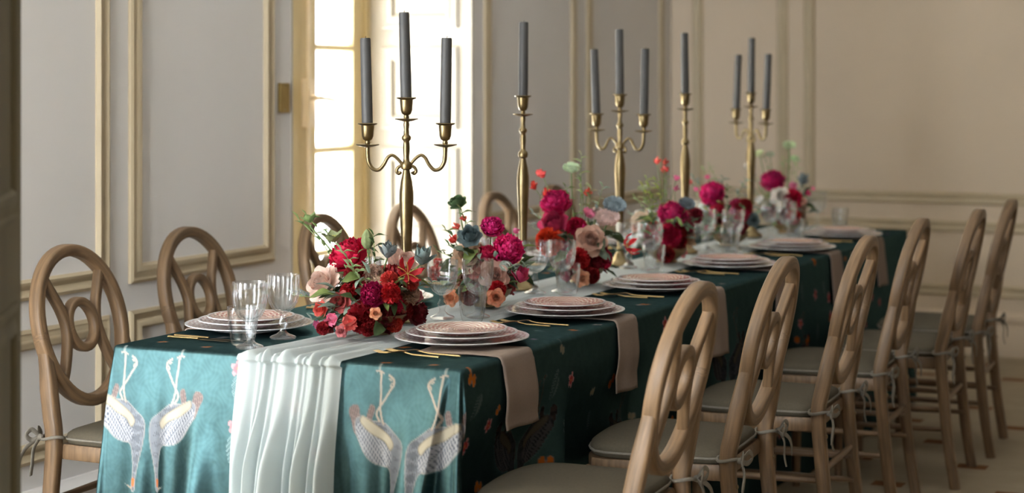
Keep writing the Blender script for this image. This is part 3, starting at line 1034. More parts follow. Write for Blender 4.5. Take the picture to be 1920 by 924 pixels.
# ---- napkins hanging from under the plates
ORD = ['first', 'second', 'third', 'fourth', 'fifth', 'sixth']
PLATE_R = [(.295, .375), (.308, .985), (.312, 1.69), (.305, 2.44), (.315, 3.17), (.330, 3.85)]
PLATE_L = [(-.315, .365), (-.312, 1.03), (-.312, 1.74), (-.312, 2.44), (-.315, 3.15), (-.318, 3.84)]
NAP_R = [.285, 1.00, 1.765, 2.46, 3.18, 3.86]
def napkin_mesh(yc, w, side, seed, drop):
    path = []
    for x in np.linspace(.26, HX - .012, 12):
        path.append((x, 0, -1))
    for t in np.linspace(0, 1, 7)[1:]:
        path.append((None, t, -1))
    for d in np.linspace(.008, drop, 16):
        path.append((None, 1, d))
    nu = 15
    pts = []
    lean = .04 * math.sin(seed * 3.1)
    for (x, t, d) in path:
        for i in range(nu):
            s = i / (nu - 1) - .5
            dd = max(d, 0)
            y = yc + s * w * (1 + .14 * dd / drop) + lean * dd * 2 + (.22 if seed == 0 else .04) * dd
            if x is not None:
                px, pz = x, TZ + .0035 + .0012 * math.sin(s * 9 + x * 30)
            elif d < 0:
                a = t * math.pi / 2
                px, pz = HX - .012 + .0155 * math.sin(a), TZ - .012 + .0155 * math.cos(a)
            else:
                px = HX - .012 + float((off_right if side > 0 else off_left)(np.array(y), dd * (dd < .14) + .14 * (dd >= .14))) + .006 + .008 * sm(0, .2, dd) + .004 * math.sin(s * 8 + seed) * dd / drop
                pz = TZ - .012 - dd * (1 + .04 * s)
            pts.append((px * side, y, pz))
    mb = MB()
    mb.grid(pts, nu, len(path))
    return mb.mesh('napkin', 'napkin_linen', 60)
for i, y in enumerate(NAP_R):
    o = obj('napkin', napkin_mesh(y, (.172, .145, .15, .15, .15, .15)[i], 1, i, (.165, .185, .19, .185, .18, .18)[i]), group='napkins hanging on the side away from the window', cat='napkin',
            label='blush linen napkin hanging opposite the window, %s from the crane printed end' % ORD[i])
    s = o.modifiers.new('thickness', 'SOLIDIFY'); s.thickness = .003; s.offset = 0
for i, (x, y) in enumerate(PLATE_L):
    o = obj('napkin', napkin_mesh(y + .02, .15, -1, i + 9, .17), group='napkins hanging on the window side', cat='napkin',
            label='blush linen napkin hanging on the window side, %s from the crane printed end' % ORD[i])
    s = o.modifiers.new('thickness', 'SOLIDIFY'); s.thickness = .003; s.offset = 0
# ------------------------------------------------------------------ chairs
def make_chair():
    root = obj('dining_chair', None)
    # local axes: +y is the front of the seat, x runs across
    lean = lambda z: -.195 - .080 * max(0, (z - .46)) / .5 - .030 * max(0, (z - .46) / .5) ** 2     # back curve
    RX, RZ, ZC = .190, .2025, .7380
    # oval back frame
    n = 56
    path = []
    for i in range(n):
        t = 2 * math.pi * i / n
        z = ZC + RZ * math.sin(t)
        path.append((RX * math.cos(t) * (1 + .03 * math.sin(t)), lean(z), z))
    mb = MB()
    mb.sweep(path, rrect(.033, .035, .006, 2), ups=(0, 1, 0), closed=True)
    back = obj('back_frame', mb.mesh('back_frame', 'oak', 50), root)
    # ring in the middle
    path = []
    for i in range(32):
        t = 2 * math.pi * i / 32
        z = ZC + .001 + .062 * math.sin(t)
        path.append((.060 * math.cos(t), lean(z), z))
    mb = MB(); mb.sweep(path, rrect(.025, .027, .005, 2), ups=(0, 1, 0), closed=True)
    obj('back_ring', mb.mesh('back_ring', 'oak', 50), back)
    # two bowed bars that pass the ring
    for s in (-1, 1):
        ctl = [(s * .141, .889), (s * .110, .835), (s * .083, .785), (s * .072, .738), (s * .082, .69), (s * .106, .635), (s * .135, .588)]
        path = [(q.x, lean(q.y), q.y) for q in catmull([(a, b_, 0) for a, b_ in ctl], 5)]
        mb = MB(); mb.sweep(path, rrect(.024, .026, .005, 2), ups=(0, 1, 0))
        obj('back_bar', mb.mesh('back_bar', 'oak', 50), back)
    # rear legs run up into the oval
    for s in (-1, 1):
        ctl = [(s * .205, -.245, 0), (s * .205, -.222, .15), (s * .203, -.205, .32), (s * .203, -.195, .46), (s * .199, lean(.53) + .001, .53), (s * .193, lean(.59), .59), (s * .186, lean(.645), .645), (s * .1845, lean(.69), .69), (s * .1875, lean(.73), .73)]
        P = catmull(ctl, 6)
        k = len(P)
        sc_ = [.86 + .16 * min(1, i / k / .45) - (.38 * max(0, (i / k - .62) / .38)) for i in range(k)]
        mb = MB(); mb.sweep(P, rrect(.036, .040, .008, 2), ups=(0, 1, 0), scales=sc_)
        lg = obj('leg', mb.mesh('leg', 'oak', 50), root)
        mb = MB(); mb.lathe([(.006, 0), (.006, .0015), (.003, .003), (0, .003)], 12)
        obj('screw_cap', mb.mesh('screw_cap', 'brass', 40), lg, loc=(s * .203, -.219, .40), rot=(R(90), 0, 0))
    # front legs
    for s in (-1, 1):
        P = [(s * .188, .165, 0), (s * .188, .165, .10), (s * .190, .163, .25), (s * .190, .162, .425)]
        mb = MB(); mb.sweep(catmull(P, 4), rrect(.036, .036, .014, 2), ups=(0, 1, 0), scales=[.72 + .28 * i / 12 for i in range(13)])
        obj('leg', mb.mesh('leg', 'oak', 50), root)
    # seat frame with a bowed front
    def outline(w_back, w_front, yb, yf, bow):
        pts = [(-w_back, yb), (w_back, yb)]
        m_ = 12
        for i in range(m_ + 1):
            a = math.pi * i / m_ - math.pi / 2
            pass
        side = [(w_front, yf - .05), (w_front - .012, yf - .015), (w_front - .05, yf + .004)]
        front = [(w_front * t, yf + bow * (1 - t * t)) for t in np.linspace(.7, -.7, 9)]
        return pts + side + front + [(-a, b_) for a, b_ in reversed(side)]
    def slab(o, z0, z1, inset=0.):
        k = len(o)
        cx = sum(p[0] for p in o) / k; cy = sum(p[1] for p in o) / k
        mb = MB()
        rings = []
        for z, sc_ in ((z0, .985), (z0 + .006, 1), (z1 - .006, 1), (z1, .985)):
            rings += [(cx + (p[0] - cx) * sc_, cy + (p[1] - cy) * sc_, z) for p in o]
        fs = [(j * k + i, j * k + (i + 1) % k, (j + 1) * k + (i + 1) % k, (j + 1) * k + i) for j in range(3) for i in range(k)]
        fs += [tuple(range(k - 1, -1, -1)), tuple(3 * k + i for i in range(k))]
        mb.add(rings, fs)
        return mb
    obj('seat_frame', slab(outline(.190, .222, -.185, .175, .02), .408, .448).mesh('seat_frame', 'oak', 40), root)
    # linen pad, domed, with a piped seam and ties
    o = outline(.196, .216, -.180, .172, .03)
    rr_ = []
    k = 44
    # resample the outline
    seg = [Vector(p + (0,)) for p in [tuple(map(float, q)) for q in o]]
    L = [0]
    for i in range(len(seg)):
        L.append(L[-1] + (seg[(i + 1) % len(seg)] - seg[i]).length)
    for j in range(k):
        t = L[-1] * j / k
        i = max(q for q in range(len(seg)) if L[q] <= t)
        f = (t - L[i]) / max(1e-6, L[i + 1] - L[i])
        rr_.append(seg[i].lerp(seg[(i + 1) % len(seg)], f))
    sm_ = [(rr_[i - 1] + rr_[i] * 2 + rr_[(i + 1) % k]) / 4 for i in range(k)]
    mb = MB()
    prof = [(.95, .4485), (.985, .452), (1.0, .464), (.985, .476), (.93, .484), (.75, .490), (.45, .492), (.15, .493)]
    pts = [(p.x * s, (p.y + .005) * s - .005, z) for s, z in prof for p in sm_]
    mb.grid(pts, k, len(prof), True)
    mb.add([(p.x * .15, (p.y + .005) * .15 - .005, .493) for p in sm_], [tuple(range(k))])
    cu = obj('seat_cushion', mb.mesh('seat_cushion', 'linen_cushion', 60), root)
    mb = MB(); mb.tube([(p.x * 1.004, p.y * 1.004, .464) for p in sm_], .0032, 6, closed=True)
    obj('piping', mb.mesh('piping', 'linen_tie', 60), cu)
    for s in (-1, 1):
        x, y, z = s * .203, -.200, .468
        mb = MB()
        loop = [(x + .026 * math.cos(t), y + .002 + .030 * math.sin(t), z + .004 * math.sin(2 * t)) for t in np.linspace(0, 2 * math.pi, 15)[:-1]]
        mb.tube(loop, .0045, 6, closed=True)
        kx, ky = x + s * .012, y - .030
        rib = rrect(.013, .003, .001, 1)
        mb.lathe([(0, -.009), (.008, -.006), (.010, 0), (.008, .006), (0, .009)], 8, c=(kx, ky, z))
        mb.sweep(catmull([(kx, ky, z), (kx + s * .02, ky - .012, z + .022), (kx + s * .038, ky - .016, z + .010), (kx + s * .02, ky - .012, z - .006), (kx, ky, z)], 5), rib, ups=(0, 1, 0))
        mb.sweep(catmull([(kx, ky, z), (kx - s * .016, ky - .018, z + .020), (kx - s * .034, ky - .022, z + .004), (kx - s * .016, ky - .014, z - .008), (kx, ky, z)], 5), rib, ups=(0, 1, 0))
        mb.sweep(catmull([(kx, ky, z), (kx + s * .012, ky - .012, z - .03), (kx + s * .022, ky - .010, z - .07), (kx + s * .02, ky - .016, z - .10)], 5), rib, ups=(0, 1, 0))
        mb.sweep(catmull([(kx, ky, z), (kx + s * .03, ky - .018, z - .02), (kx + s * .055, ky - .022, z - .045), (kx + s * .07, ky - .02, z - .075)], 5), rib, ups=(0, 1, 0))
        obj('tie', mb.mesh('tie', 'linen_tie', 60), cu)
    # dowel stretchers
    for z, a, b_ in ((.20, (-.190, -.216), (-.188, .163)), (.20, (.190, -.216), (.188, .163)), (.27, (-.190, -.210), (-.188, .163)), (.27, (.190, -.210), (.188, .163))):
        mb = MB(); mb.tube([(a[0], a[1], z), ((a[0] + b_[0]) / 2, (a[1] + b_[1]) / 2, z), (b_[0], b_[1], z)], [.008, .0105, .008], 8)
        obj('stretcher', mb.mesh('stretcher', 'oak', 50), root)
    for z, y in ((.30, -.207), (.235, .163)):
        mb = MB(); mb.tube([(-.19, y, z), (0, y, z), (.19, y, z)], [.008, .0105, .008], 8)
        obj('stretcher', mb.mesh('stretcher', 'oak', 50), root)
    return root
chair0 = make_chair()
first = True
for side, lst in (('R', CH_R), ('L', CH_L)):
    for i, (x, y, tz) in enumerate(lst):
        c = chair0 if first else copy_tree(chair0)
        first = False
        c.location = (x, y, 0)
        c.rotation_euler = (0, 0, R((90 if side == 'R' else -90) + tz))
        tag(c, 'oval backed oak chair, %s from the crane printed table end, %s' % (ORD[i], 'side away from the window' if side == 'R' else 'window side'), 'chair',
            'oval backed chairs along the table')

# ------------------------------------------------------------------ place settings
def plate_mesh(name, r, mat, h):
    prof = [(0, .0015), (r * .55, .0015), (r * .58, 0), (r * .60, .0005), (r * .62, .003), (r * .80, h * .55), (r * .97, h * .90), (r, h), (r * .998, h + .002), (r * .97, h + .0018), (r * .80, h * .55 + .004), (r * .66, .0065), (r * .58, .0050), (0, .0048)]
    mb = MB(); mb.lathe(prof, 56)
    return mb.mesh(name, mat, 40)
PL = [('charger_plate', plate_mesh('charger_plate', .166, 'charger_china', .015), 0, 'wide white rimmed charger plate at the bottom of the stack'),
      ('dinner_plate', plate_mesh('dinner_plate', .138, 'dinner_china', .014), .0115, 'rose grey dinner plate in the middle of the stack'),
      ('salad_plate', plate_mesh('salad_plate', .113, 'salad_china', .012), .0225, 'rust pink scallop patterned salad plate atop the stack')]
def where(side, i):
    return '%s setting from crane end, %s' % (ORD[i], 'window side' if side == 'L' else 'away from window')
for side, lst in (('R', PLATE_R), ('L', PLATE_L)):
    for i, (x, y) in enumerate(lst):
        for k, (nm, me, dz, lb) in enumerate(PL):
            obj(nm, me, loc=(x + rnd.uniform(-.004, .004), y + rnd.uniform(-.004, .004), TZ + .0055 + dz), rot=(0, 0, rnd.uniform(0, 6)),
                label=('white rimmed charger plate under the stack, ', 'rose grey dinner plate mid stack, ', 'rust pink patterned salad plate on top, ')[k] + where(side, i), cat='plate', group=nm.replace('_', ' ') + 's on the table')

# gold cutlery
def fork_mesh(L, head):
    mb = MB()
    z = lambda x: .0035 + .010 * math.exp(-((x - .052) / .018) ** 2) * .5 + (.006 if x < .004 else 0) + .0002
    hl = .078 * head
    mb.sweep([(hl + .012, 0, .008), (hl + .03, 0, .0052), (L * .6, 0, .0042), (L, 0, .0036)], rrect(.0062, .0040, .0015, 1), ups=(0, 0, 1), scales=[.8, .75, .9, 1.15])
    w = .0112 * head
    # palm
    pts = []
    rows = [(hl + .014, .0032, .0085), (hl + .004, .006, .0095), (hl - .008, w, .0082), (hl - .024, w * 1.02, .0055), (hl - .032, w, .0048)]
    for x, ww, zz in rows:
        for s in (-1, -.5, 0, .5, 1):
            pts.append((x, s * ww, zz + .0012 * s * s))
    mb.grid(pts, 5, len(rows))
    mb.add([(p[0], p[1], p[2] - .0014) for p in pts], [tuple(reversed((j * 5 + i, j * 5 + i + 1, j * 5 + i + 6, j * 5 + i + 5))) for j in range(len(rows) - 1) for i in range(4)])
    for k in range(4):                                       # tines
        yy = w * (-.84 + .56 * k)
        mb.sweep([(hl - .031, yy, .0042), (hl - .055, yy, .0036), (.012, yy, .0050), (0, yy * .97, .0075)], rrect(.0030 * head, .0016, .0005, 1), ups=(0, 0, 1), scales=[1, .95, .85, .45])
    return mb.mesh('fork', 'gold', 50)
def knife_mesh(L):
    mb = MB()
    mb.sweep([(L * .52, 0, .0040), (L * .75, 0, .0038), (L, 0, .0036)], rrect(.0070, .0055, .002, 1), ups=(0, 0, 1), scales=[.85, 1, 1.15])
    pts = []
    rows = [(L * .53, .0035, .0025), (L * .48, .0075, .0045), (L * .3, .0085, .0050), (L * .12, .0085, .0040), (L * .03, .0060, .0005), (0, .0030, -.003)]
    for x, hi, lo in rows:
        pts += [(x, -hi, .0020), (x, lo, .0030)]
    top = len(pts)
    mb.grid(pts, 2, len(rows))
    mb.add([(p[0], p[1], p[2] - .0012) for p in pts], [tuple(reversed((j * 2, j * 2 + 1, j * 2 + 3, j * 2 + 2))) for j in range(len(rows) - 1)])
    return mb.mesh('knife', 'gold', 50)
FK, FK2, KN, KN2 = fork_mesh(.205, 1.0), fork_mesh(.180, .92), knife_mesh(.225), knife_mesh(.195)
for i, (x, y) in enumerate(PLATE_R):
    a = rnd.uniform(-3, 3)
    obj('dinner_fork', FK, loc=(x - .105, y - .197, TZ + .001), rot=(0, 0, R(-4 + a)), label='gold dinner fork beside the charger, ' + where('R', i), cat='fork', group='gold forks')
    obj('salad_fork', FK2, loc=(x - .118, y - .231, TZ + .001), rot=(0, 0, R(-5 + a)), label='shorter gold salad fork outside its pair, ' + where('R', i), cat='fork', group='gold forks')
for i, (x, y) in enumerate(PLATE_L):
    obj('dinner_knife', KN, loc=(x + .115, y - .195, TZ + .001), rot=(0, 0, R(176)), label='gold dinner knife beside the charger, ' + where('L', i), cat='knife', group='gold knives')
    obj('butter_knife', KN2, loc=(x + .085, y - .217, TZ + .001), rot=(0, 0, R(177)), label='shorter gold butter knife outside its pair, ' + where('L', i), cat='knife', group='gold knives')

# ribbed glassware
def goblet_parts():
    n = 20
    fl = lambda t, z: 1 + (.045 * math.cos(n * t) if z > .06 else .02 * math.cos(10 * t) if z > .012 else 0)
    bowl_o = [(.006, .062), (.014, .065), (.026, .074), (.035, .090), (.0395, .110), (.041, .130), (.041, .150), (.0405, .158)]
    bowl_i = [(.0385, .158), (.0388, .150), (.0386, .130), (.037, .110), (.0325, .092), (.024, .078), (.012, .070), (0, .069)]
    mb = MB()
    mb.lathe(bowl_o, 120, flute=fl)
    k = len(mb.v)
    mb.lathe(bowl_i, 120)
    # lip joining the two
    base = (len(bowl_o) - 1) * 120
    mb.f += [(base + i, base + (i + 1) % 120, k + (i + 1) % 120, k + i) for i in range(120)]
    stem = [(0, .0), (.032, .0), (.033, .003), (.030, .006), (.016, .011), (.008, .018), (.0075, .026), (.012, .034), (.0125, .040), (.008, .048), (.007, .056), (.0085, .062), (.0, .063)]
    ms = MB(); ms.lathe(stem, 32, flute=lambda t, z: 1 + (.05 * math.cos(8 * t) if .01 < z < .06 else 0))
    return mb.mesh('bowl', 'crystal', 60), ms.mesh('stem', 'crystal', 60)
def tumbler_mesh():
    n = 14
    out = [(0, 0), (.022, 0), (.027, .003), (.0295, .012), (.0330, .04), (.0365, .070), (.0380, .088), (.0382, .094)]
    inn = [(.0362, .094), (.0358, .088), (.0340, .070), (.0300, .040), (.0265, .020), (.018, .014), (0, .013)]
    mb = MB()
    mb.lathe(out, 70, flute=lambda t, z: 1 + (.035 * abs(math.cos(n * t / 2)) if .01 < z < .075 else 0))
    k = len(mb.v)
    mb.lathe(inn, 70)
    base = (len(out) - 1) * 70
    mb.f += [(base + i, base + (i + 1) % 70, k + (i + 1) % 70, k + i) for i in range(70)]
    return mb.mesh('tumbler', 'crystal', 50)
GB, GS = goblet_parts()
TU = tumbler_mesh()
GL_R = [((.055, .735), (.135, .790), (.163, .698)), ((.040, 1.380), (.100, 1.445), (.150, 1.372)), ((.020, 2.205), (.108, 2.185), (.150, 2.105)),
        ((.048, 2.935), (.150, 2.960), (.165, 2.875)), ((.108, 3.575), (.192, 3.510), (.205, 3.600)), ((.120, 4.235), (.030, 4.29), (.208, 4.285))]
GL_L = [((-.107, .040), (-.125, .218), (-.182, .125)), ((-.16, .70), (-.17, .80), (-.21, .62)), ((-.15, 1.36), (-.16, 1.46), (-.23, 1.40)), ((-.10, 2.12), (-.17, 2.17), (-.20, 2.08)), ((-.11, 2.83), (-.18, 2.91), (-.21, 2.80)), ((-.12, 3.50), (-.18, 3.57), (-.2, 3.46))]
def on_runner(x, y):
    return TZ + (.0095 if -.17 < x < .20 else .001)
for side, lst in (('R', GL_R), ('L', GL_L)):
    for i, (g1, g2, tu) in enumerate(lst):
        for k, g in enumerate((g1, g2)):
            e = obj('goblet', None, loc=(g[0], g[1], on_runner(*g)), rot=(0, 0, rnd.uniform(0, 1)), cat='goblet', group='ribbed goblets',
                    label=('ribbed clear wine goblet away from its tumbler, ', 'ribbed clear water goblet next to its tumbler, ')[k] + where(side, i))
            obj('bowl', GB, e)
            obj('stem', GS, e)
        obj('tumbler', TU, loc=(tu[0], tu[1], on_runner(*tu)), rot=(0, 0, rnd.uniform(0, 1)), cat='tumbler', group='clear tumblers', label='low fluted clear tumbler, ' + where(side, i))

# ------------------------------------------------------------------ candlesticks and candles
BODY = [(0, 0), (.047, 0), (.049, .004), (.046, .010), (.034, .017), (.024, .028), (.013, .045), (.0095, .065), (.010, .10), (.012, .15), (.0145, .22), (.0172, .28), (.0190, .325), (.0185, .345), (.015, .372), (.0105, .392), (.0085, .402)]
UPPER = [(.0085, .402), (.014, .405), (.0155, .413), (.0140, .421), (.0085, .425), (.0075, .434), (.009, .455), (.0085, .470), (.0075, .478), (.012, .483), (.0125, .490), (.0075, .495), (.0065, .510), (.008, .522), (.0065, .530)]
PAN = [(.004, .529), (.012, .531), (.030, .5355), (.0315, .537), (.030, .5385), (.010, .5365), (.004, .5365)]
CUP = [(.005, .536), (.0075, .541), (.006, .547), (.012, .551), (.0155, .560), (.0165, .575), (.0175, .588), (.0255, .5915), (.0262, .593), (.025, .5945), (.0165, .592), (.0152, .575), (.0148, .565), (0, .564)]
def lathe_mesh(name, prof, mat, n=28, dz=0.):
    mb = MB(); mb.lathe([(r, z + dz) for r, z in prof], n)
    return mb.mesh(name, mat, 50)
ST_BODY = lathe_mesh('shaft', BODY, 'brass', 12)
ST_BODY.shade_smooth()
ST_UP = lathe_mesh('neck', UPPER, 'brass')
ST_PAN = lathe_mesh('drip_pan', PAN, 'brass')
ST_CUP = lathe_mesh('candle_cup', CUP, 'brass')
AX = .103                                             # reach of the arms
AZ = -.068                                            # their cups sit lower
def arm_mesh():
    mb = MB()
    P = catmull([(.012, 0, .414), (.022, 0, .408), (.026, 0, .398), (.020, 0, .392), (.0155, 0, .398)], 5)
    mb.tube(P, [.0042] * (len(P) - 4) + [.0048, .0055, .0055, .003], 8)
    P = catmull([(.012, 0, .418), (.024, 0, .432), (.038, 0, .441), (.050, 0, .434), (.060, 0, .416), (.074, 0, .402), (.090, 0, .406), (.1005, 0, .424), (.103, 0, .450), (.103, 0, .464)], 5)
    k = len(P)
    mb.tube(P, [.0042 + .0022 * (i / k) ** 2 for i in range(k)], 8)
    return mb.mesh('arm', 'brass', 60)
ST_ARM = arm_mesh()
def candle_mesh(L, r=.0146):
    mb = MB()
    mb.lathe([(0, 0), (r * 1.0, 0), (r * 1.02, L * .3), (r * .96, L * .985), (r * .86, L), (r * .4, L - .002), (0, L - .003)], 24)
    return mb.mesh('candle', 'candle_wax', 50)
CANDLE = candle_mesh(.254)
mb = MB(); mb.tube(catmull([(0, 0, 0), (.0005, 0, .004), (.0015, .0005, .008)], 3), .0010, 5)
WICK = mb.mesh('wick', 'wick', 60)
def candle(x, y, z, tilt, label):
    c = obj('candle', CANDLE, loc=(x, y, z), rot=tilt, cat='candle', group='charcoal taper candles', label=label)
    obj('wick', WICK, c, loc=(0, 0, .251))
STICKS = [(.0, .633, 24, 3), (-.040, 1.468, 0, 1), (-.045, 2.293, -16, 3), (.005, 2.83, 0, 1), (.0, 3.654, -36, 3)]
for i, (x, y, az, n) in enumerate(STICKS):
    z0 = TZ + .0095
    nm = ['nearest the crane printed end', '', 'in the table middle', '', 'nearest the end wall'][i]
    if n == 3:
        e = obj('candelabrum', None, loc=(x, y, z0), rot=(0, 0, R(az)), cat='candelabrum', group='brass candelabra', label='three armed brass candelabrum ' + nm)
    else:
        e = obj('candlestick', None, loc=(x, y, z0), rot=(0, 0, R(az)), cat='candlestick', group='single brass candlesticks',
                label='single tall brass candlestick ' + ('nearer the crane printed cloth end' if i == 1 else 'nearer the end wall'))
    obj('shaft', ST_BODY, e)
    obj('neck', ST_UP, e)
    obj('drip_pan', ST_PAN, e)
    obj('candle_cup', ST_CUP, e)
    ca, sa = math.cos(R(az)), math.sin(R(az))
    host = 'candelabrum ' + nm if n == 3 else 'single candlestick ' + ('nearer the crane printed end' if i == 1 else 'nearer the end wall')
    candle(x, y, z0 + .566, ([R(-.3), R(-1.8), 0], [0, R(.6), 0], [0, R(-.5), 0], [R(.5), R(-.6), 0], [0, R(.9), 0])[i], 'charcoal taper candle in the centre of ' + host if n == 3 else 'charcoal taper candle in the ' + host)
    if n == 3:
        for s in (-1, 1):
            a = obj('arm', ST_ARM, e, rot=(0, 0, 0 if s > 0 else math.pi))
            obj('drip_pan', ST_PAN, a, loc=(AX, 0, AZ))
            obj('candle_cup', ST_CUP, a, loc=(AX, 0, AZ))
            t = ([0, R(-1.6), 0] if s < 0 else [0, R(1.0), 0]) if i == 0 else ([0, R(-2.2), 0] if s < 0 else [0, R(1.2), 0]) if i == 2 else [0, R(2.2), 0]
            candle(x + s * AX * ca, y + s * AX * sa, z0 + .566 + AZ, t, 'charcoal taper candle on %s arm of %s' % ('window side' if s < 0 else 'outer', host))
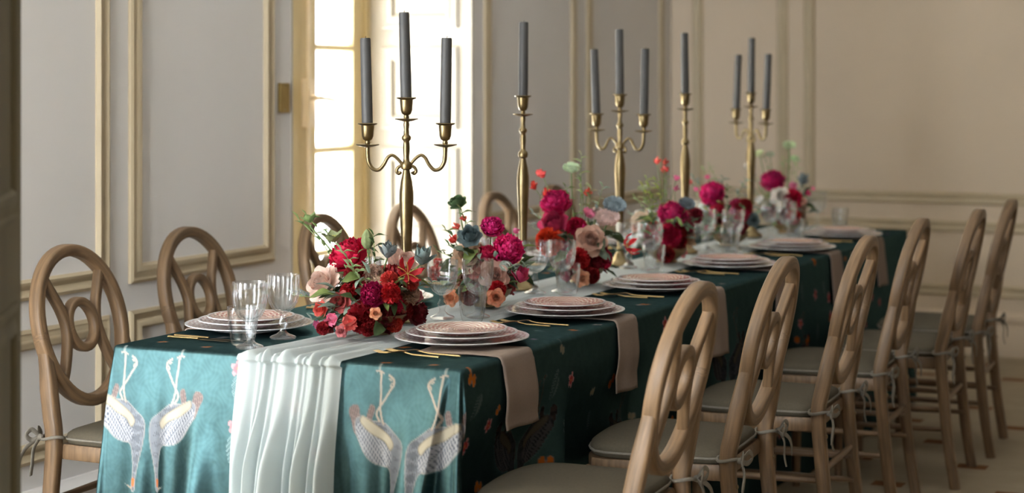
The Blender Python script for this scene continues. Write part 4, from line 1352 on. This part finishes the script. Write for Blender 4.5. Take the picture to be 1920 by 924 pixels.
BLOOMS = {
 1: [
  ('rose', 'blush', -0.094, 0.36, 0.893, 0.0461), ('peony', 'crimson', -0.053, 0.42, 0.959, 0.0492), ('hellebore', 'green', -0.192, 0.46, 1.041, 0.0237),
  ('hellebore', 'green', -0.08, 0.39, 1.0, 0.0286), ('bud', 'green', 0.012, 0.4, 1.006, 0.0244), ('tulip', 'blue', 0.082, 0.38, 0.982, 0.0268),
  ('tulip', 'blue', 0.16, 0.42, 0.967, 0.0308), ('rose', 'blush', 0.09, 0.45, 0.944, 0.038), ('lily', 'red', 0.148, 0.36, 0.928, 0.0385),
  ('carnation', 'coralred', 0.103, 0.35, 0.91, 0.0226), ('carnation', 'red', 0.121, 0.32, 0.882, 0.0251), ('peony', 'magentadark', 0.083, 0.3, 0.879, 0.029),
  ('rose', 'dustyred', -0.016, 0.31, 0.856, 0.024), ('rose', 'coral', -0.067, 0.3, 0.836, 0.0187), ('sweet_pea', 'pink', -0.014, 0.27, 0.818, 0.0198),
  ('sweet_pea', 'pink', -0.06, 0.28, 0.797, 0.0146), ('sweet_pea', 'coral', 0.049, 0.25, 0.811, 0.0236), ('carnation', 'darkred', 0.055, 0.3, 0.822, 0.0383),
  ('peony', 'burgundy', 0.081, 0.36, 0.797, 0.0414), ('peony', 'burgundy', 0.102, 0.5, 0.81, 0.0328), ('carnation', 'coralred', 0.116, 0.37, 0.783, 0.02),
  ('rose', 'peach', 0.113, 0.26, 0.839, 0.013), ('carnation', 'darkred', -0.035, 0.26, 0.772, 0.0159), ('carnation', 'dustyred', -0.035, 0.29, 0.791, 0.0186),
  ('rose', 'dustypink', 0.124, 0.46, 0.861, 0.0163), ('rose', 'peach', 0.112, 0.4, 0.862, 0.0188), ('carnation', 'red', -0.017, 0.36, 0.874, 0.0229),
  ('carnation', 'darkred', 0.11, 0.42, 0.824, 0.0229), ('rose', 'dustypink', 0.023, 0.25, 0.792, 0.0144), ('carnation', 'darkred', 0.081, 0.28, 0.776, 0.0197),
  ('carnation', 'coralred', 0.136, 0.4, 0.901, 0.0201), ('carnation', 'darkred', 0.098, 0.4, 0.812, 0.0215),
 ],
 2: [
  ('ranunculus', 'greendark', -0.043, 1.02, 1.064, 0.0243), ('sweet_pea', 'coral', -0.021, 1.02, 1.016, 0.0114), ('sweet_pea', 'coral', -0.033, 1.0, 0.994, 0.0136),
  ('sweet_pea', 'coralred', -0.04, 0.99, 0.957, 0.0166), ('ranunculus', 'bluegrey', 0.026, 0.96, 0.975, 0.0314), ('peony', 'magenta', 0.068, 1.02, 0.996, 0.0317),
  ('peony', 'magenta', 0.118, 1.02, 0.933, 0.0421), ('rose', 'beige', 0.016, 0.97, 0.914, 0.0405), ('rose', 'beige', 0.102, 0.96, 0.867, 0.0372),
  ('carnation', 'darkred', 0.038, 1.02, 0.913, 0.0212), ('tulip', 'rosepink', 0.169, 1.0, 0.865, 0.0298), ('carnation', 'red', 0.139, 0.94, 0.828, 0.0237),
  ('rose', 'peach', 0.137, 0.91, 0.81, 0.0221), ('scabiosa', 'white', 0.125, 0.98, 0.89, 0.0149), ('sweet_pea', 'pink', 0.132, 1.04, 0.983, 0.0105),
  ('carnation', 'coralred', -0.111, 1.02, 0.856, 0.0214), ('carnation', 'coralred', -0.113, 1.04, 0.886, 0.0123), ('carnation', 'darkred', 0.03, 1.02, 0.851, 0.0257),
  ('rose', 'beige', -0.028, 1.0, 0.85, 0.0257), ('carnation', 'burgundy', 0.035, 0.94, 0.807, 0.0253), ('rose', 'peach', -0.033, 0.96, 0.794, 0.0211),
 ],
 3: [
  ('sweet_pea', 'coral', -0.088, 1.72, 1.109, 0.0188), ('sweet_pea', 'coralred', -0.107, 1.7, 1.071, 0.0171), ('sweet_pea', 'coralred', -0.064, 1.7, 1.05, 0.017),
  ('sweet_pea', 'coral', 0.077, 1.7, 1.055, 0.0168), ('scabiosa', 'palegreen', 0.014, 1.72, 1.13, 0.0255), ('peony', 'magenta', -0.031, 1.7, 1.022, 0.0458),
  ('ranunculus', 'rosepink', -0.02, 1.65, 0.959, 0.0454), ('carnation', 'crimson', 0.041, 1.7, 0.942, 0.0338), ('carnation', 'orangered', -0.016, 1.62, 0.904, 0.0435),
  ('rose', 'beige', 0.119, 1.63, 0.913, 0.0432), ('peony', 'burgundy', 0.146, 1.7, 0.879, 0.0452), ('carnation', 'red', 0.088, 1.6, 0.855, 0.0348),
  ('scabiosa', 'blush', 0.146, 1.7, 0.976, 0.0369), ('scabiosa', 'blue', 0.158, 1.73, 1.015, 0.0353), ('sweet_pea', 'pink', 0.084, 1.7, 0.989, 0.0219),
  ('sweet_pea', 'magenta', 0.083, 1.66, 0.943, 0.0151), ('carnation', 'burgundy', 0.133, 1.64, 0.843, 0.0332), ('rose', 'peach', 0.107, 1.58, 0.798, 0.0231),
  ('lily', 'gloriosa', 0.172, 1.8, 0.88, 0.0391), ('carnation', 'darkred', 0.024, 1.65, 0.825, 0.0302), ('rose', 'blush', 0.099, 1.73, 0.989, 0.022),
  ('carnation', 'darkred', 0.126, 1.62, 0.798, 0.0249), ('tulip', 'rosepink', 0.049, 1.6, 0.797, 0.0216),
 ],
 4: [
  ('sweet_pea', 'coral', 0.034, 2.45, 1.125, 0.016), ('sweet_pea', 'coral', 0.064, 2.45, 1.122, 0.0141), ('sweet_pea', 'coralred', 0.062, 2.45, 1.095, 0.0169),
  ('scabiosa', 'palegreen', -0.02, 2.45, 1.029, 0.017), ('peony', 'magenta', 0.09, 2.45, 0.938, 0.0488), ('carnation', 'crimson', 0.106, 2.4, 0.867, 0.0429),
  ('sweet_pea', 'pink', 0.088, 2.5, 1.063, 0.0123), ('sweet_pea', 'pink', 0.086, 2.5, 1.027, 0.0132), ('scabiosa', 'bluegrey', 0.145, 2.45, 0.977, 0.0281),
  ('carnation', 'burgundy', 0.138, 2.55, 0.929, 0.0285), ('scabiosa', 'blush', -0.028, 2.45, 0.921, 0.036), ('rose', 'peach', -0.033, 2.42, 0.891, 0.0189),
  ('carnation', 'coralred', 0.027, 2.43, 0.894, 0.0226), ('rose', 'beige', 0.121, 2.53, 0.852, 0.0341), ('carnation', 'darkred', 0.104, 2.35, 0.806, 0.0296),
  ('carnation', 'darkred', 0.027, 2.43, 0.84, 0.0301), ('rose', 'dustypink', 0.122, 2.47, 0.812, 0.0226),
 ],
 5: [
  ('peony', 'magenta', 0.007, 3.14, 0.974, 0.0476), ('sweet_pea', 'pink', -0.019, 3.16, 1.035, 0.0114), ('sweet_pea', 'pink', -0.058, 3.14, 0.989, 0.0125),
  ('sweet_pea', 'coral', -0.083, 3.14, 1.015, 0.0104), ('carnation', 'rosepink', 0.104, 3.14, 0.929, 0.0278), ('carnation', 'crimson', 0.134, 3.12, 0.894, 0.0287),
  ('sweet_pea', 'pink', 0.096, 3.1, 0.909, 0.0154), ('rose', 'bluegrey', 0.177, 3.12, 0.879, 0.0245), ('carnation', 'darkred', 0.037, 3.14, 0.878, 0.0289),
  ('carnation', 'burgundy', 0.15, 3.09, 0.848, 0.0265), ('rose', 'blush', 0.089, 3.08, 0.853, 0.0204), ('scabiosa', 'white', -0.032, 3.14, 0.927, 0.0187),
 ],
 6: [
  ('peony', 'magenta', 0.029, 3.86, 0.992, 0.0473), ('carnation', 'crimson', 0.121, 3.84, 0.915, 0.0425), ('rose', 'cream', 0.082, 3.8, 0.927, 0.0379),
  ('tulip', 'blue', 0.163, 3.86, 1.0, 0.0313), ('sweet_pea', 'pink', 0.119, 3.86, 0.967, 0.0202), ('sweet_pea', 'rosepink', 0.182, 3.86, 0.94, 0.0145),
  ('sweet_pea', 'pink', 0.204, 3.86, 0.96, 0.01), ('rose', 'blush', 0.167, 3.84, 0.909, 0.0156), ('carnation', 'red', 0.164, 3.81, 0.844, 0.0311),
  ('scabiosa', 'palegreen', 0.097, 3.88, 1.139, 0.027), ('scabiosa', 'palegreen', 0.126, 3.86, 1.084, 0.0179), ('scabiosa', 'palegreen', -0.03, 3.86, 1.102, 0.0226),
  ('scabiosa', 'palegreen', 0.014, 3.88, 1.099, 0.0181), ('scabiosa', 'white', -0.062, 3.82, 1.053, 0.0203), ('carnation', 'darkred', 0.077, 3.83, 0.845, 0.0314),
  ('carnation', 'burgundy', 0.01, 3.86, 0.852, 0.0293), ('scabiosa', 'white', -0.019, 3.84, 0.909, 0.018),
 ],
}
SPRIGS = {
 1: [(-0.221, 0.45, 1.045, (0.18, 0.26, 0.1)), (-0.203, 0.46, 1.054, (0.18, 0.26, 0.1)), (0.029, 0.4, 1.018, (0.07, 0.11, 0.045)), (-0.006, 0.3, 0.984, (0.36, 0.44, 0.22)), (0.028, 0.28, 0.947, (0.36, 0.44, 0.22)), (-0.178, 0.38, 0.807, (0.32, 0.39, 0.33)), (-0.159, 0.38, 0.849, (0.32, 0.39, 0.33)), (-0.21, 0.4, 0.789, (0.32, 0.39, 0.33)), (-0.103, 0.32, 0.804, (0.32, 0.39, 0.33)), (-0.155, 0.42, 0.872, (0.38, 0.48, 0.1)), (-0.233, 0.43, 0.819, (0.32, 0.39, 0.33)), (-0.121, 0.43, 1.01, (0.18, 0.26, 0.1)), (0.165, 0.46, 0.896, (0.32, 0.39, 0.33))],
 2: [(-0.08, 1.02, 0.983, (0.18, 0.26, 0.1)), (-0.068, 1.02, 0.938, (0.07, 0.11, 0.045)), (-0.029, 1.02, 1.038, (0.18, 0.26, 0.1)), (0.162, 1.04, 0.885, (0.32, 0.39, 0.33)), (-0.121, 1.05, 0.918, (0.07, 0.11, 0.045)), (0.153, 0.97, 0.891, (0.32, 0.39, 0.33))],
 3: [(0.049, 1.72, 1.175, (0.36, 0.44, 0.22)), (0.046, 1.71, 1.124, (0.36, 0.44, 0.22)), (0.09, 1.7, 1.067, (0.36, 0.44, 0.22)), (-0.006, 1.72, 1.072, (0.18, 0.26, 0.1)), (-0.132, 1.75, 0.981, (0.32, 0.39, 0.33)), (-0.15, 1.75, 0.946, (0.32, 0.39, 0.33)), (0.11, 1.75, 1.073, (0.32, 0.39, 0.33)), (0.126, 1.8, 0.918, (0.32, 0.39, 0.33))],
 4: [(-0.006, 2.45, 1.064, (0.38, 0.48, 0.1)), (-0.02, 2.45, 1.035, (0.38, 0.48, 0.1)), (0.022, 2.47, 1.054, (0.38, 0.48, 0.1)), (-0.01, 2.45, 0.982, (0.36, 0.44, 0.22)), (-0.07, 2.5, 0.993, (0.36, 0.44, 0.22)), (0.012, 2.47, 0.997, (0.18, 0.26, 0.1)), (0.07, 2.45, 1.075, (0.36, 0.44, 0.22)), (-0.09, 2.5, 0.935, (0.32, 0.39, 0.33))],
 5: [(-0.038, 3.17, 1.061, (0.36, 0.44, 0.22)), (-0.023, 3.19, 1.081, (0.36, 0.44, 0.22)), (0.041, 3.16, 1.032, (0.32, 0.39, 0.33)), (-0.05, 3.14, 0.958, (0.36, 0.44, 0.22)), (0.032, 3.09, 0.901, (0.38, 0.48, 0.1)), (-0.003, 3.1, 0.91, (0.38, 0.48, 0.1)), (0.063, 3.16, 1.001, (0.18, 0.26, 0.1)), (0.14, 3.14, 1.029, (0.32, 0.39, 0.33)), (-0.082, 3.17, 1.029, (0.32, 0.39, 0.33))],
 6: [(0.097, 3.88, 1.134, (0.36, 0.44, 0.22)), (0.138, 3.86, 1.08, (0.36, 0.44, 0.22)), (0.077, 3.87, 1.078, (0.36, 0.44, 0.22)), (-0.013, 3.86, 1.1, (0.36, 0.44, 0.22)), (-0.062, 3.83, 1.032, (0.32, 0.39, 0.33)), (0.019, 3.83, 0.921, (0.18, 0.26, 0.1)), (0.172, 3.86, 0.98, (0.32, 0.39, 0.33)), (-0.086, 3.83, 0.964, (0.32, 0.39, 0.33)), (-0.103, 3.81, 0.931, (0.32, 0.39, 0.33))],
}
# ------------------------------------------------------------------ flower arrangements
FC = {'blush': (.72, .53, .45), 'beige': (.58, .40, .28), 'cream': (.80, .72, .60), 'peach': (.74, .36, .24), 'white': (.74, .76, .70),
      'crimson': (.60, .015, .07), 'magenta': (.74, .03, .20), 'magentadark': (.42, .012, .08), 'red': (.58, .02, .03), 'coralred': (.66, .07, .06),
      'coral': (.80, .15, .13), 'pink': (.80, .22, .40), 'rosepink': (.52, .05, .14), 'dustyred': (.46, .10, .09), 'dustypink': (.62, .24, .24),
      'darkred': (.30, .012, .018), 'burgundy': (.24, .018, .035), 'orangered': (.74, .06, .02), 'gloriosa': (.70, .03, .05),
      'blue': (.25, .29, .33), 'bluegrey': (.16, .195, .22), 'green': (.26, .33, .14), 'greendark': (.10, .16, .07), 'palegreen': (.55, .62, .42)}
CN = {'blush': 'blush', 'beige': 'beige', 'cream': 'cream', 'peach': 'peach', 'white': 'white', 'crimson': 'crimson', 'magenta': 'magenta', 'magentadark': 'dark magenta', 'red': 'red', 'coralred': 'coral red', 'coral': 'coral', 'pink': 'pink', 'rosepink': 'rose pink',
      'dustyred': 'dusty red', 'dustypink': 'dusty pink', 'darkred': 'dark red', 'burgundy': 'burgundy', 'orangered': 'orange red', 'gloriosa': 'red flame', 'blue': 'dusty blue', 'bluegrey': 'blue grey', 'green': 'green', 'greendark': 'dark green', 'palegreen': 'pale green'}

def petal(L, w, a0, a1, wrap, ruffle=0., tip=0., nu=5, nv=6, r0=.05, ph=0., base=.35):
    """one petal in the xz-plane, growing from the axis; a0, a1: elevation at base and tip (degrees)"""
    pts = []
    x, z = r0, 0.
    px = [(x, z)]
    for j in range(1, nv):
        a = R(a0 + (a1 - a0) * (j - .5) / (nv - 1))
        x += L / (nv - 1) * math.cos(a)
        z += L / (nv - 1) * math.sin(a)
        px.append((x, z))
    for j, (x, z) in enumerate(px):
        v = j / (nv - 1)
        ww = w * (base + (1 - base) * math.sin(min(1, v * 1.25) * math.pi / 2)) * ((1 - max(0, (v - .62) / .38) ** 2 * (.55 + .45 * tip)) if v > .62 else 1)
        for i in range(nu):
            u = -1 + 2 * i / (nu - 1)
            f = u * wrap
            sx = ww * (math.sin(f) / wrap)
            dx = -ww * (1 - math.cos(f)) / wrap
            rf = ruffle * v * v * math.sin(u * 5 + ph + j)
            notch = -.06 * L * (1 - abs(u)) * 0 + (tip * .10 * L * (1 - u * u) if j == nv - 1 else 0)
            a = R(a0 + (a1 - a0) * v)
            pts.append((x + dx - rf * math.sin(a) + notch * math.cos(a), sx, z + rf * math.cos(a) + notch * math.sin(a)))
    fs = [(j * nu + i, j * nu + i + 1, (j + 1) * nu + i + 1, (j + 1) * nu + i) for j in range(nv - 1) for i in range(nu - 1)]
    return pts, fs
def spun(pts, ang, dz=0., tilt=0.):
    m_ = Matrix.Rotation(ang, 4, 'Z') @ Matrix.Rotation(tilt, 4, 'Y')
    return [tuple(m_ @ Vector(p) + Vector((0, 0, dz))) for p in pts]
GOLD = 2.39996
def bloom_models():
    rr = random.Random(11)
    out = {}
    def done(name, mb, petals):
        me = mb.mesh(name, 'petal', 60)
        out[name] = (me, petals)
    def outer(name, pts_fs):
        mb = MB(); mb.add(*pts_fs)
        return mb.mesh(name + '_petal', 'petal', 180)
    # garden rose: a tight spiral heart, cupped outer petals that roll back
    mb = MB()
    for i in range(15):
        t = i / 14
        p, f = petal(.42 + .30 * t, .20 + .22 * t, 96 - 8 * t, 88 - 10 * t + 40 * (1 - t) * .3, 1.15 - .25 * t, .02, 0, r0=.03 + .26 * t, ph=i)
        mb.add(spun(p, i * GOLD, -.08 - .10 * t + .12 * (1 - t)), f)
    o1 = outer('rose', petal(.80, .46, 60, 74, .9, .02, 0, r0=.16))
    o2 = outer('rose', petal(.95, .54, 26, 52, .8, .035, 0, r0=.14, ph=1))
    o3 = outer('rose', petal(1.02, .56, 4, 20, .65, .05, 0, r0=.10, ph=2))
    ps = [(o1, i * 2 * math.pi / 5 + .3, -.22) for i in range(5)] + [(o2, i * 2 * math.pi / 5, -.28) for i in range(5)] + [(o3, i * 2 * math.pi / 5 + .6, -.30) for i in range(5)]
    done('rose', mb, ps)
    # peony: a ball of ruffled petals in a cup
    mb = MB()
    for i in range(44):
        t = (i + .5) / 44
        el = 90 - 78 * t
        p, f = petal(.50 + .12 * rr.random(), .30, el - 5, el + 50 + 25 * rr.random(), .75, .09, 0, r0=.10 + .34 * math.sin(R(90 - el)), ph=rr.random() * 6, base=.4)
        mb.add(spun(p, i * GOLD + rr.random() * .4, .34 * math.sin(R(el)) - .28), f)
    o1 = outer('peony', petal(.95, .52, 14, 92, .85, .06, 0, r0=.12))
    o2 = outer('peony', petal(1.0, .56, -8, 78, .8, .08, 0, r0=.12, ph=2))
    ps = [(o1, i * 2 * math.pi / 5, -.38) for i in range(5)] + [(o2, i * 2 * math.pi / 6 + .5, -.46) for i in range(6)]
    done('peony', mb, ps)
    # carnation: a dense frilled dome
    mb = MB()
    for i in range(58):
        t = (i + .5) / 58
        el = 88 - 100 * t
        p, f = petal(.78, .22 + .08 * rr.random(), el + 12, el - 22 + 30 * rr.random(), .5, .13, -.6, nu=5, nv=4, r0=.06, ph=rr.random() * 6, base=.2)
        mb.add(spun(p, i * GOLD + rr.random() * .5, .10 - .22 * t), f)
    done('carnation', mb, [])
    # ranunculus: concentric shells
    mb = MB()
    for i in range(34):
        t = i / 33
        p, f = petal(.36 + .50 * t, .24 + .22 * t, 80 - 58 * t, 118 - 22 * t, .95, .015, 0, nu=5, nv=5, r0=.02 + .20 * t, ph=i)
        mb.add(spun(p, i * GOLD, -.10 - .26 * t), f)
    o1 = outer('ranunculus', petal(.95, .46, -5, 55, .8, .03, 0, r0=.12))
    done('ranunculus', mb, [(o1, i * 2 * math.pi / 7, -.40) for i in range(7)])
    # tulip-like cup with pointed petals
    mb = MB()
    for i in range(3):
        p, f = petal(1.25, .42, 72, 96, 1.0, .02, .8, r0=.14)
        mb.add(spun(p, i * 2 * math.pi / 3, -.6), f)
    o1 = outer('tulip', petal(1.35, .50, 58, 92, .95, .04, .9, r0=.14))
    o2 = outer('tulip', petal(1.15, .46, 34, 64, .8, .05, .9, r0=.14))
    done('tulip', mb, [(o1, i * 2 * math.pi / 3 + 1.05, -.62) for i in range(3)] + [(o2, i * 2 * math.pi / 3 + .3, -.60) for i in range(3)])
    # hellebore: five open sepals around a tuft
    mb = MB()
    for i in range(14):
        a = i * GOLD
        q = .05 + .010 * i
        mb.tube([(0, 0, 0), (q * math.cos(a), q * math.sin(a), .22), (q * 1.6 * math.cos(a), q * 1.6 * math.sin(a), .36)], [.02, .014, .03], 5)
    o1 = outer('hellebore', petal(1.0, .50, 30, 62, .8, .03, .7, r0=.05))
    done('hellebore', mb, [(o1, i * 2 * math.pi / 5, -.1) for i in range(5)])
    # sweet pea: standard, wings and keel
    mb = MB()
    for (L, w, a0, a1, ang) in ((1.15, .75, 70, 110, 0), (.8, .42, 30, 70, .9), (.8, .42, 30, 70, -.9), (.6, .26, 20, 95, 3.1), (.95, .6, 55, 40, math.pi)):
        p, f = petal(L, w, a0, a1, .7, .12, 0, r0=.02, ph=L * 7)
        mb.add(spun(p, ang, -.4), f)
    done('sweet_pea', mb, [])
    # scabiosa: a pincushion ringed with frilled petals
    mb = MB()
    for i in range(48):
        a = i * GOLD
        q = .50 * math.sqrt(i / 48)
        mb.lathe([(0, -.06), (.07, -.02), (.075, .04), (.04, .09), (0, .10)], 5, c=(q * math.cos(a), q * math.sin(a), .14 - .35 * q * q))
    for i in range(26):
        p, f = petal(.72, .24, 8 + 16 * rr.random(), 20 + 20 * rr.random(), .4, .10, -.6, nu=5, nv=4, r0=.32, ph=i * 1.7)
        mb.add(spun(p, i * 2 * math.pi / 13 + .1 * rr.random(), -.10 + .08 * (i % 2)), f)
    done('scabiosa', mb, [])
    # closed ribbed bud
    mb = MB()
    mb.lathe([(.05, -1.0), (.34, -.82), (.52, -.45), (.54, -.05), (.44, .42), (.22, .80), (.06, .98), (0, 1.0)], 24, flute=lambda t, z: 1 + .10 * math.cos(6 * t))
    o1 = outer('bud', petal(.9, .20, 20, -60, .4, .03, .9, r0=.2))
    done('bud', mb, [(o1, i * 2 * math.pi / 4, -.95) for i in range(4)])
    # flame lily: narrow petals swept back, long stamens
    mb = MB()
    for i in range(6):
        a = i * math.pi / 3 + .3
        mb.tube(catmull([(0, 0, 0), (.35 * math.cos(a), .35 * math.sin(a), .18), (.8 * math.cos(a), .8 * math.sin(a), .10)], 4), [.022] * 8 + [.05], 5)
    o1 = outer('lily', petal(1.35, .23, -12, 96, .5, .09, .9, nv=8, r0=.06))
    done('lily', mb, [(o1, i * math.pi / 3, 0) for i in range(6)])
    return out
BM = bloom_models()

def leaf_mesh(w, cup, droop, wav):
    nu, nv = 5, 7
    pts = []
    for j in range(nv):
        v = j / (nv - 1)
        ww = w * math.sin(math.pi * min(1, (v * .92 + .06))) ** .8 + (.02 if j < 2 else 0)
        for i in range(nu):
            u = -1 + 2 * i / (nu - 1)
            pts.append((v, u * ww, cup * u * u * ww - droop * v * v + wav * math.sin(v * 9 + u * 3) * abs(u)))
    mb = MB(); mb.grid(pts, nu, nv)
    return mb.mesh('leaf', 'petal', 180)
LEAVES = [leaf_mesh(.20, .5, .25, .02), leaf_mesh(.30, .35, .4, .05), leaf_mesh(.14, .6, .1, .02)]
LC = [(.06, .095, .038), (.12, .17, .11), (.20, .26, .21), (.17, .22, .07), (.04, .06, .026)]

def over_plate(x, y, margin):
    return any(math.hypot(x - a, y - b_) < .166 + margin for a, b_ in PLATE_R + PLATE_L)

def aim(axis, roll):
    q = Vector(axis).normalized().to_track_quat('Z', 'Y')
    return (q @ Matrix.Rotation(roll, 3, 'Z').to_quaternion()).to_euler()

ARR_LABEL = ['lush arrangement of blush roses, crimson peony and green hellebores', 'arrangement with beige roses, blue grey ranunculus and two magenta peonies', 'arrangement of orange red carnation, burgundy peony and flame lily',
             'arrangement with one big magenta peony over crimson carnation', 'small arrangement of magenta peony and trailing pink blooms', 'arrangement with cream rose, dusty blue tulip and tall pale green umbels']
ARR = {1: (.05, .39), 2: (.045, 1.03), 3: (.05, 1.72), 4: (.065, 2.46), 5: (.065, 3.17), 6: (.08, 3.90)}
for k_, lst in BLOOMS.items():
    cx, cy = ARR[k_]
    rr = random.Random(100 + k_)
    z0 = TZ + .0095
    root = obj('flower_arrangement', None, loc=(cx, cy, z0), label=ARR_LABEL[k_ - 1], cat='flowers', group='flower arrangements along the runner')
    mb = MB()
    mb.lathe([(0, 0), (.034, 0), (.038, .004), (.034, .010), (.050, .020), (.068, .036), (.074, .052), (.0715, .052), (.064, .036), (.046, .024), (0, .022)], 32)
    obj('bowl', mb.mesh('bowl', 'bronze_bowl', 50), root)
    heads = []
    for (kind, col, x, y, z, s) in lst:
        p = Vector((x - cx, y - cy, z - z0))
        ax = Vector((p.x * 1.0 + .015, p.y - .02, (p.z - .05) * .75 + .02)).normalized()
        ax = (ax + Vector((.20, -.42, .05)) * (1.7 if kind in ('rose', 'peony', 'ranunculus') else 1)).normalized()                  # blooms turn to the open side of the bowl
        if kind in ('bud', 'tulip', 'hellebore'):
            ax = (ax * .45 + Vector((.05, -.05, .9))).normalized()
        if kind == 'scabiosa' and p.z > .2:
            ax = (ax * .5 + Vector((rr.uniform(-.2, .2), -.35, .6))).normalized()
        heads.append((kind, col, p, s, ax))
    # filler blooms behind, so that the bowl is full all round
    nf = {1: 26, 2: 18, 3: 18, 4: 14, 5: 14, 6: 12}[k_]
    for i in range(nf):
        a = i * GOLD
        q = rr.uniform(.03, .085)
        p = Vector((q * math.cos(a), q * math.sin(a) + .01, rr.uniform(.05, .155)))
        kind = rr.choice(['carnation', 'rose', 'carnation', 'peony'])
        heads.append((kind, rr.choice(['darkred', 'burgundy', 'beige', 'dustyred', 'crimson']), p, rr.uniform(.022, .034), Vector((p.x, p.y, .06)).normalized()))
    for (kind, col, p, s, ax) in heads:
        me, petals = BM[kind]
        c = tuple(v * rr.uniform(.9, 1.1) for v in FC[col]) + (1,)
        s_ = s * {'rose': 1.18, 'peony': 1.32, 'carnation': 1.38, 'ranunculus': 1.28, 'tulip': 1.15, 'hellebore': 1.25, 'sweet_pea': 1.5, 'scabiosa': 1.12, 'bud': 1.1, 'lily': .95}[kind]
        p = Vector((p.x, p.y, max(p.z, s_ * .85 + .006)))
        for _ in range(12):                                            # keep low blooms clear of the plates
            if p.z - s_ < .06 and over_plate(cx + p.x, cy + p.y, s_ * .8):
                p.x *= .92
                p.y *= .97
        b_ = obj(kind, me, root, loc=p, rot=aim(ax, rr.uniform(0, 6)), scale=s_, label='%s %s' % (CN[col], kind.replace('_', ' ')))
        b_.color = c if kind not in ('hellebore', 'lily') else ((.55, .52, .15, 1) if kind == 'hellebore' else (.70, .55, .15, 1))
        for (pm, ang, dz) in petals:
            t = obj('petal', pm, b_, loc=(0, 0, dz), rot=(0, rr.uniform(-.08, .08), ang + rr.uniform(-.12, .12)))
            v = rr.uniform(.88, 1.1)
            f_ = 1.12 if kind == 'rose' else 1.
            t.color = tuple(min(.9, q * v * f_) for q in c[:3]) + (1,)
            if kind == 'bud':
                t.color = (.12, .17, .07, 1)
        # stem from the bowl to the back of the bloom
        e = p - ax * s_ * (.45 if kind != 'bud' else .95)
        s0 = Vector((p.x * .22, p.y * .22, .03))
        mid = s0.lerp(e, .55) + Vector((rr.uniform(-.012, .012), rr.uniform(-.012, .012), .015))
        mb = MB()
        P = catmull([s0, mid, e - ax * .006, e], 4)
        mb.tube(P, [.0022 if s > .02 else .0015] * len(P), 6)
        st = obj('stem', mb.mesh('stem', 'petal', 180), root)
        st.color = (.20, .29, .12, 1)
    # foliage: leaves around and through the blooms
    nl = {1: 96, 2: 60, 3: 60, 4: 54, 5: 54, 6: 46}[k_]
    for i in range(nl):
        a = rr.uniform(0, 2 * math.pi)
        if k_ == 1 and i < 30:
            a = R(rr.uniform(165, 235))                                # grey green spill on the window side
        q = rr.uniform(.04, .10) if not (k_ == 1 and i < 30) else rr.uniform(.07, .135)
        h = rr.uniform(.035, .17) if not (k_ == 1 and i < 30) else rr.uniform(.03, .12)
        L = rr.uniform(.034, .062)
        p = Vector((q * math.cos(a), q * math.sin(a), h))
        el = rr.uniform(-.5, .9)
        d = Vector((math.cos(a) * math.cos(el), math.sin(a) * math.cos(el), math.sin(el)))
        if p.z + min(0, d.z) * L < .012:
            d.z = abs(d.z)
        if h < .09 and over_plate(cx + p.x + d.x * L, cy + p.y + d.y * L, .01):
            continue
        lf = obj('leaf', LEAVES[i % 3], root, loc=p, scale=L)
        X = d.normalized()
        Yv = Vector((0, 0, 1)).cross(X).normalized()
        Zv = X.cross(Yv)
        lf.rotation_euler = (Matrix((X, Yv, Zv)).transposed() @ Matrix.Rotation(rr.uniform(-.8, .8), 3, 'X')).to_euler()
        cc = LC[2] if (k_ == 1 and i < 22) else LC[i % 5]
        v = rr.uniform(1.0, 1.5)
        lf.color = (cc[0] * v, cc[1] * v, cc[2] * v, 1)
    # airy sprigs: a thin curved stem with small leaves up its length
    for i, (sx, sy, sz, col) in enumerate(SPRIGS[k_]):
        tip = Vector((sx - cx, sy - cy, sz - z0))
        if over_plate(sx, sy, .03):
            tip.z = max(tip.z, .085)
        P = catmull([Vector((tip.x * .3, tip.y * .3, .04)), tip * .6 + Vector((rr.uniform(-.01, .01), 0, .03)), tip], 7)
        mb = MB()
        mb.tube(P, [.0018 - .0010 * j / len(P) for j in range(len(P))], 5)
        sp_ = obj('sprig', mb.mesh('sprig', 'petal', 180), root)
        sp_.color = (.28, .38, .16, 1)
        for j in range(5, len(P)):
            s = 1 if j % 2 else -1
            d = Vector((s * math.cos(j), -s * math.sin(j * 1.3) * .7, .55)).normalized()
            lf = obj('leaf', LEAVES[j % 3], sp_, loc=P[j], scale=rr.uniform(.020, .036))
            Yv = Vector((0, 0, 1)).cross(d).normalized()
            lf.rotation_euler = Matrix((d, Yv, d.cross(Yv))).transposed().to_euler()
            lf.color = tuple(v * rr.uniform(.85, 1.15) for v in col) + (1,)
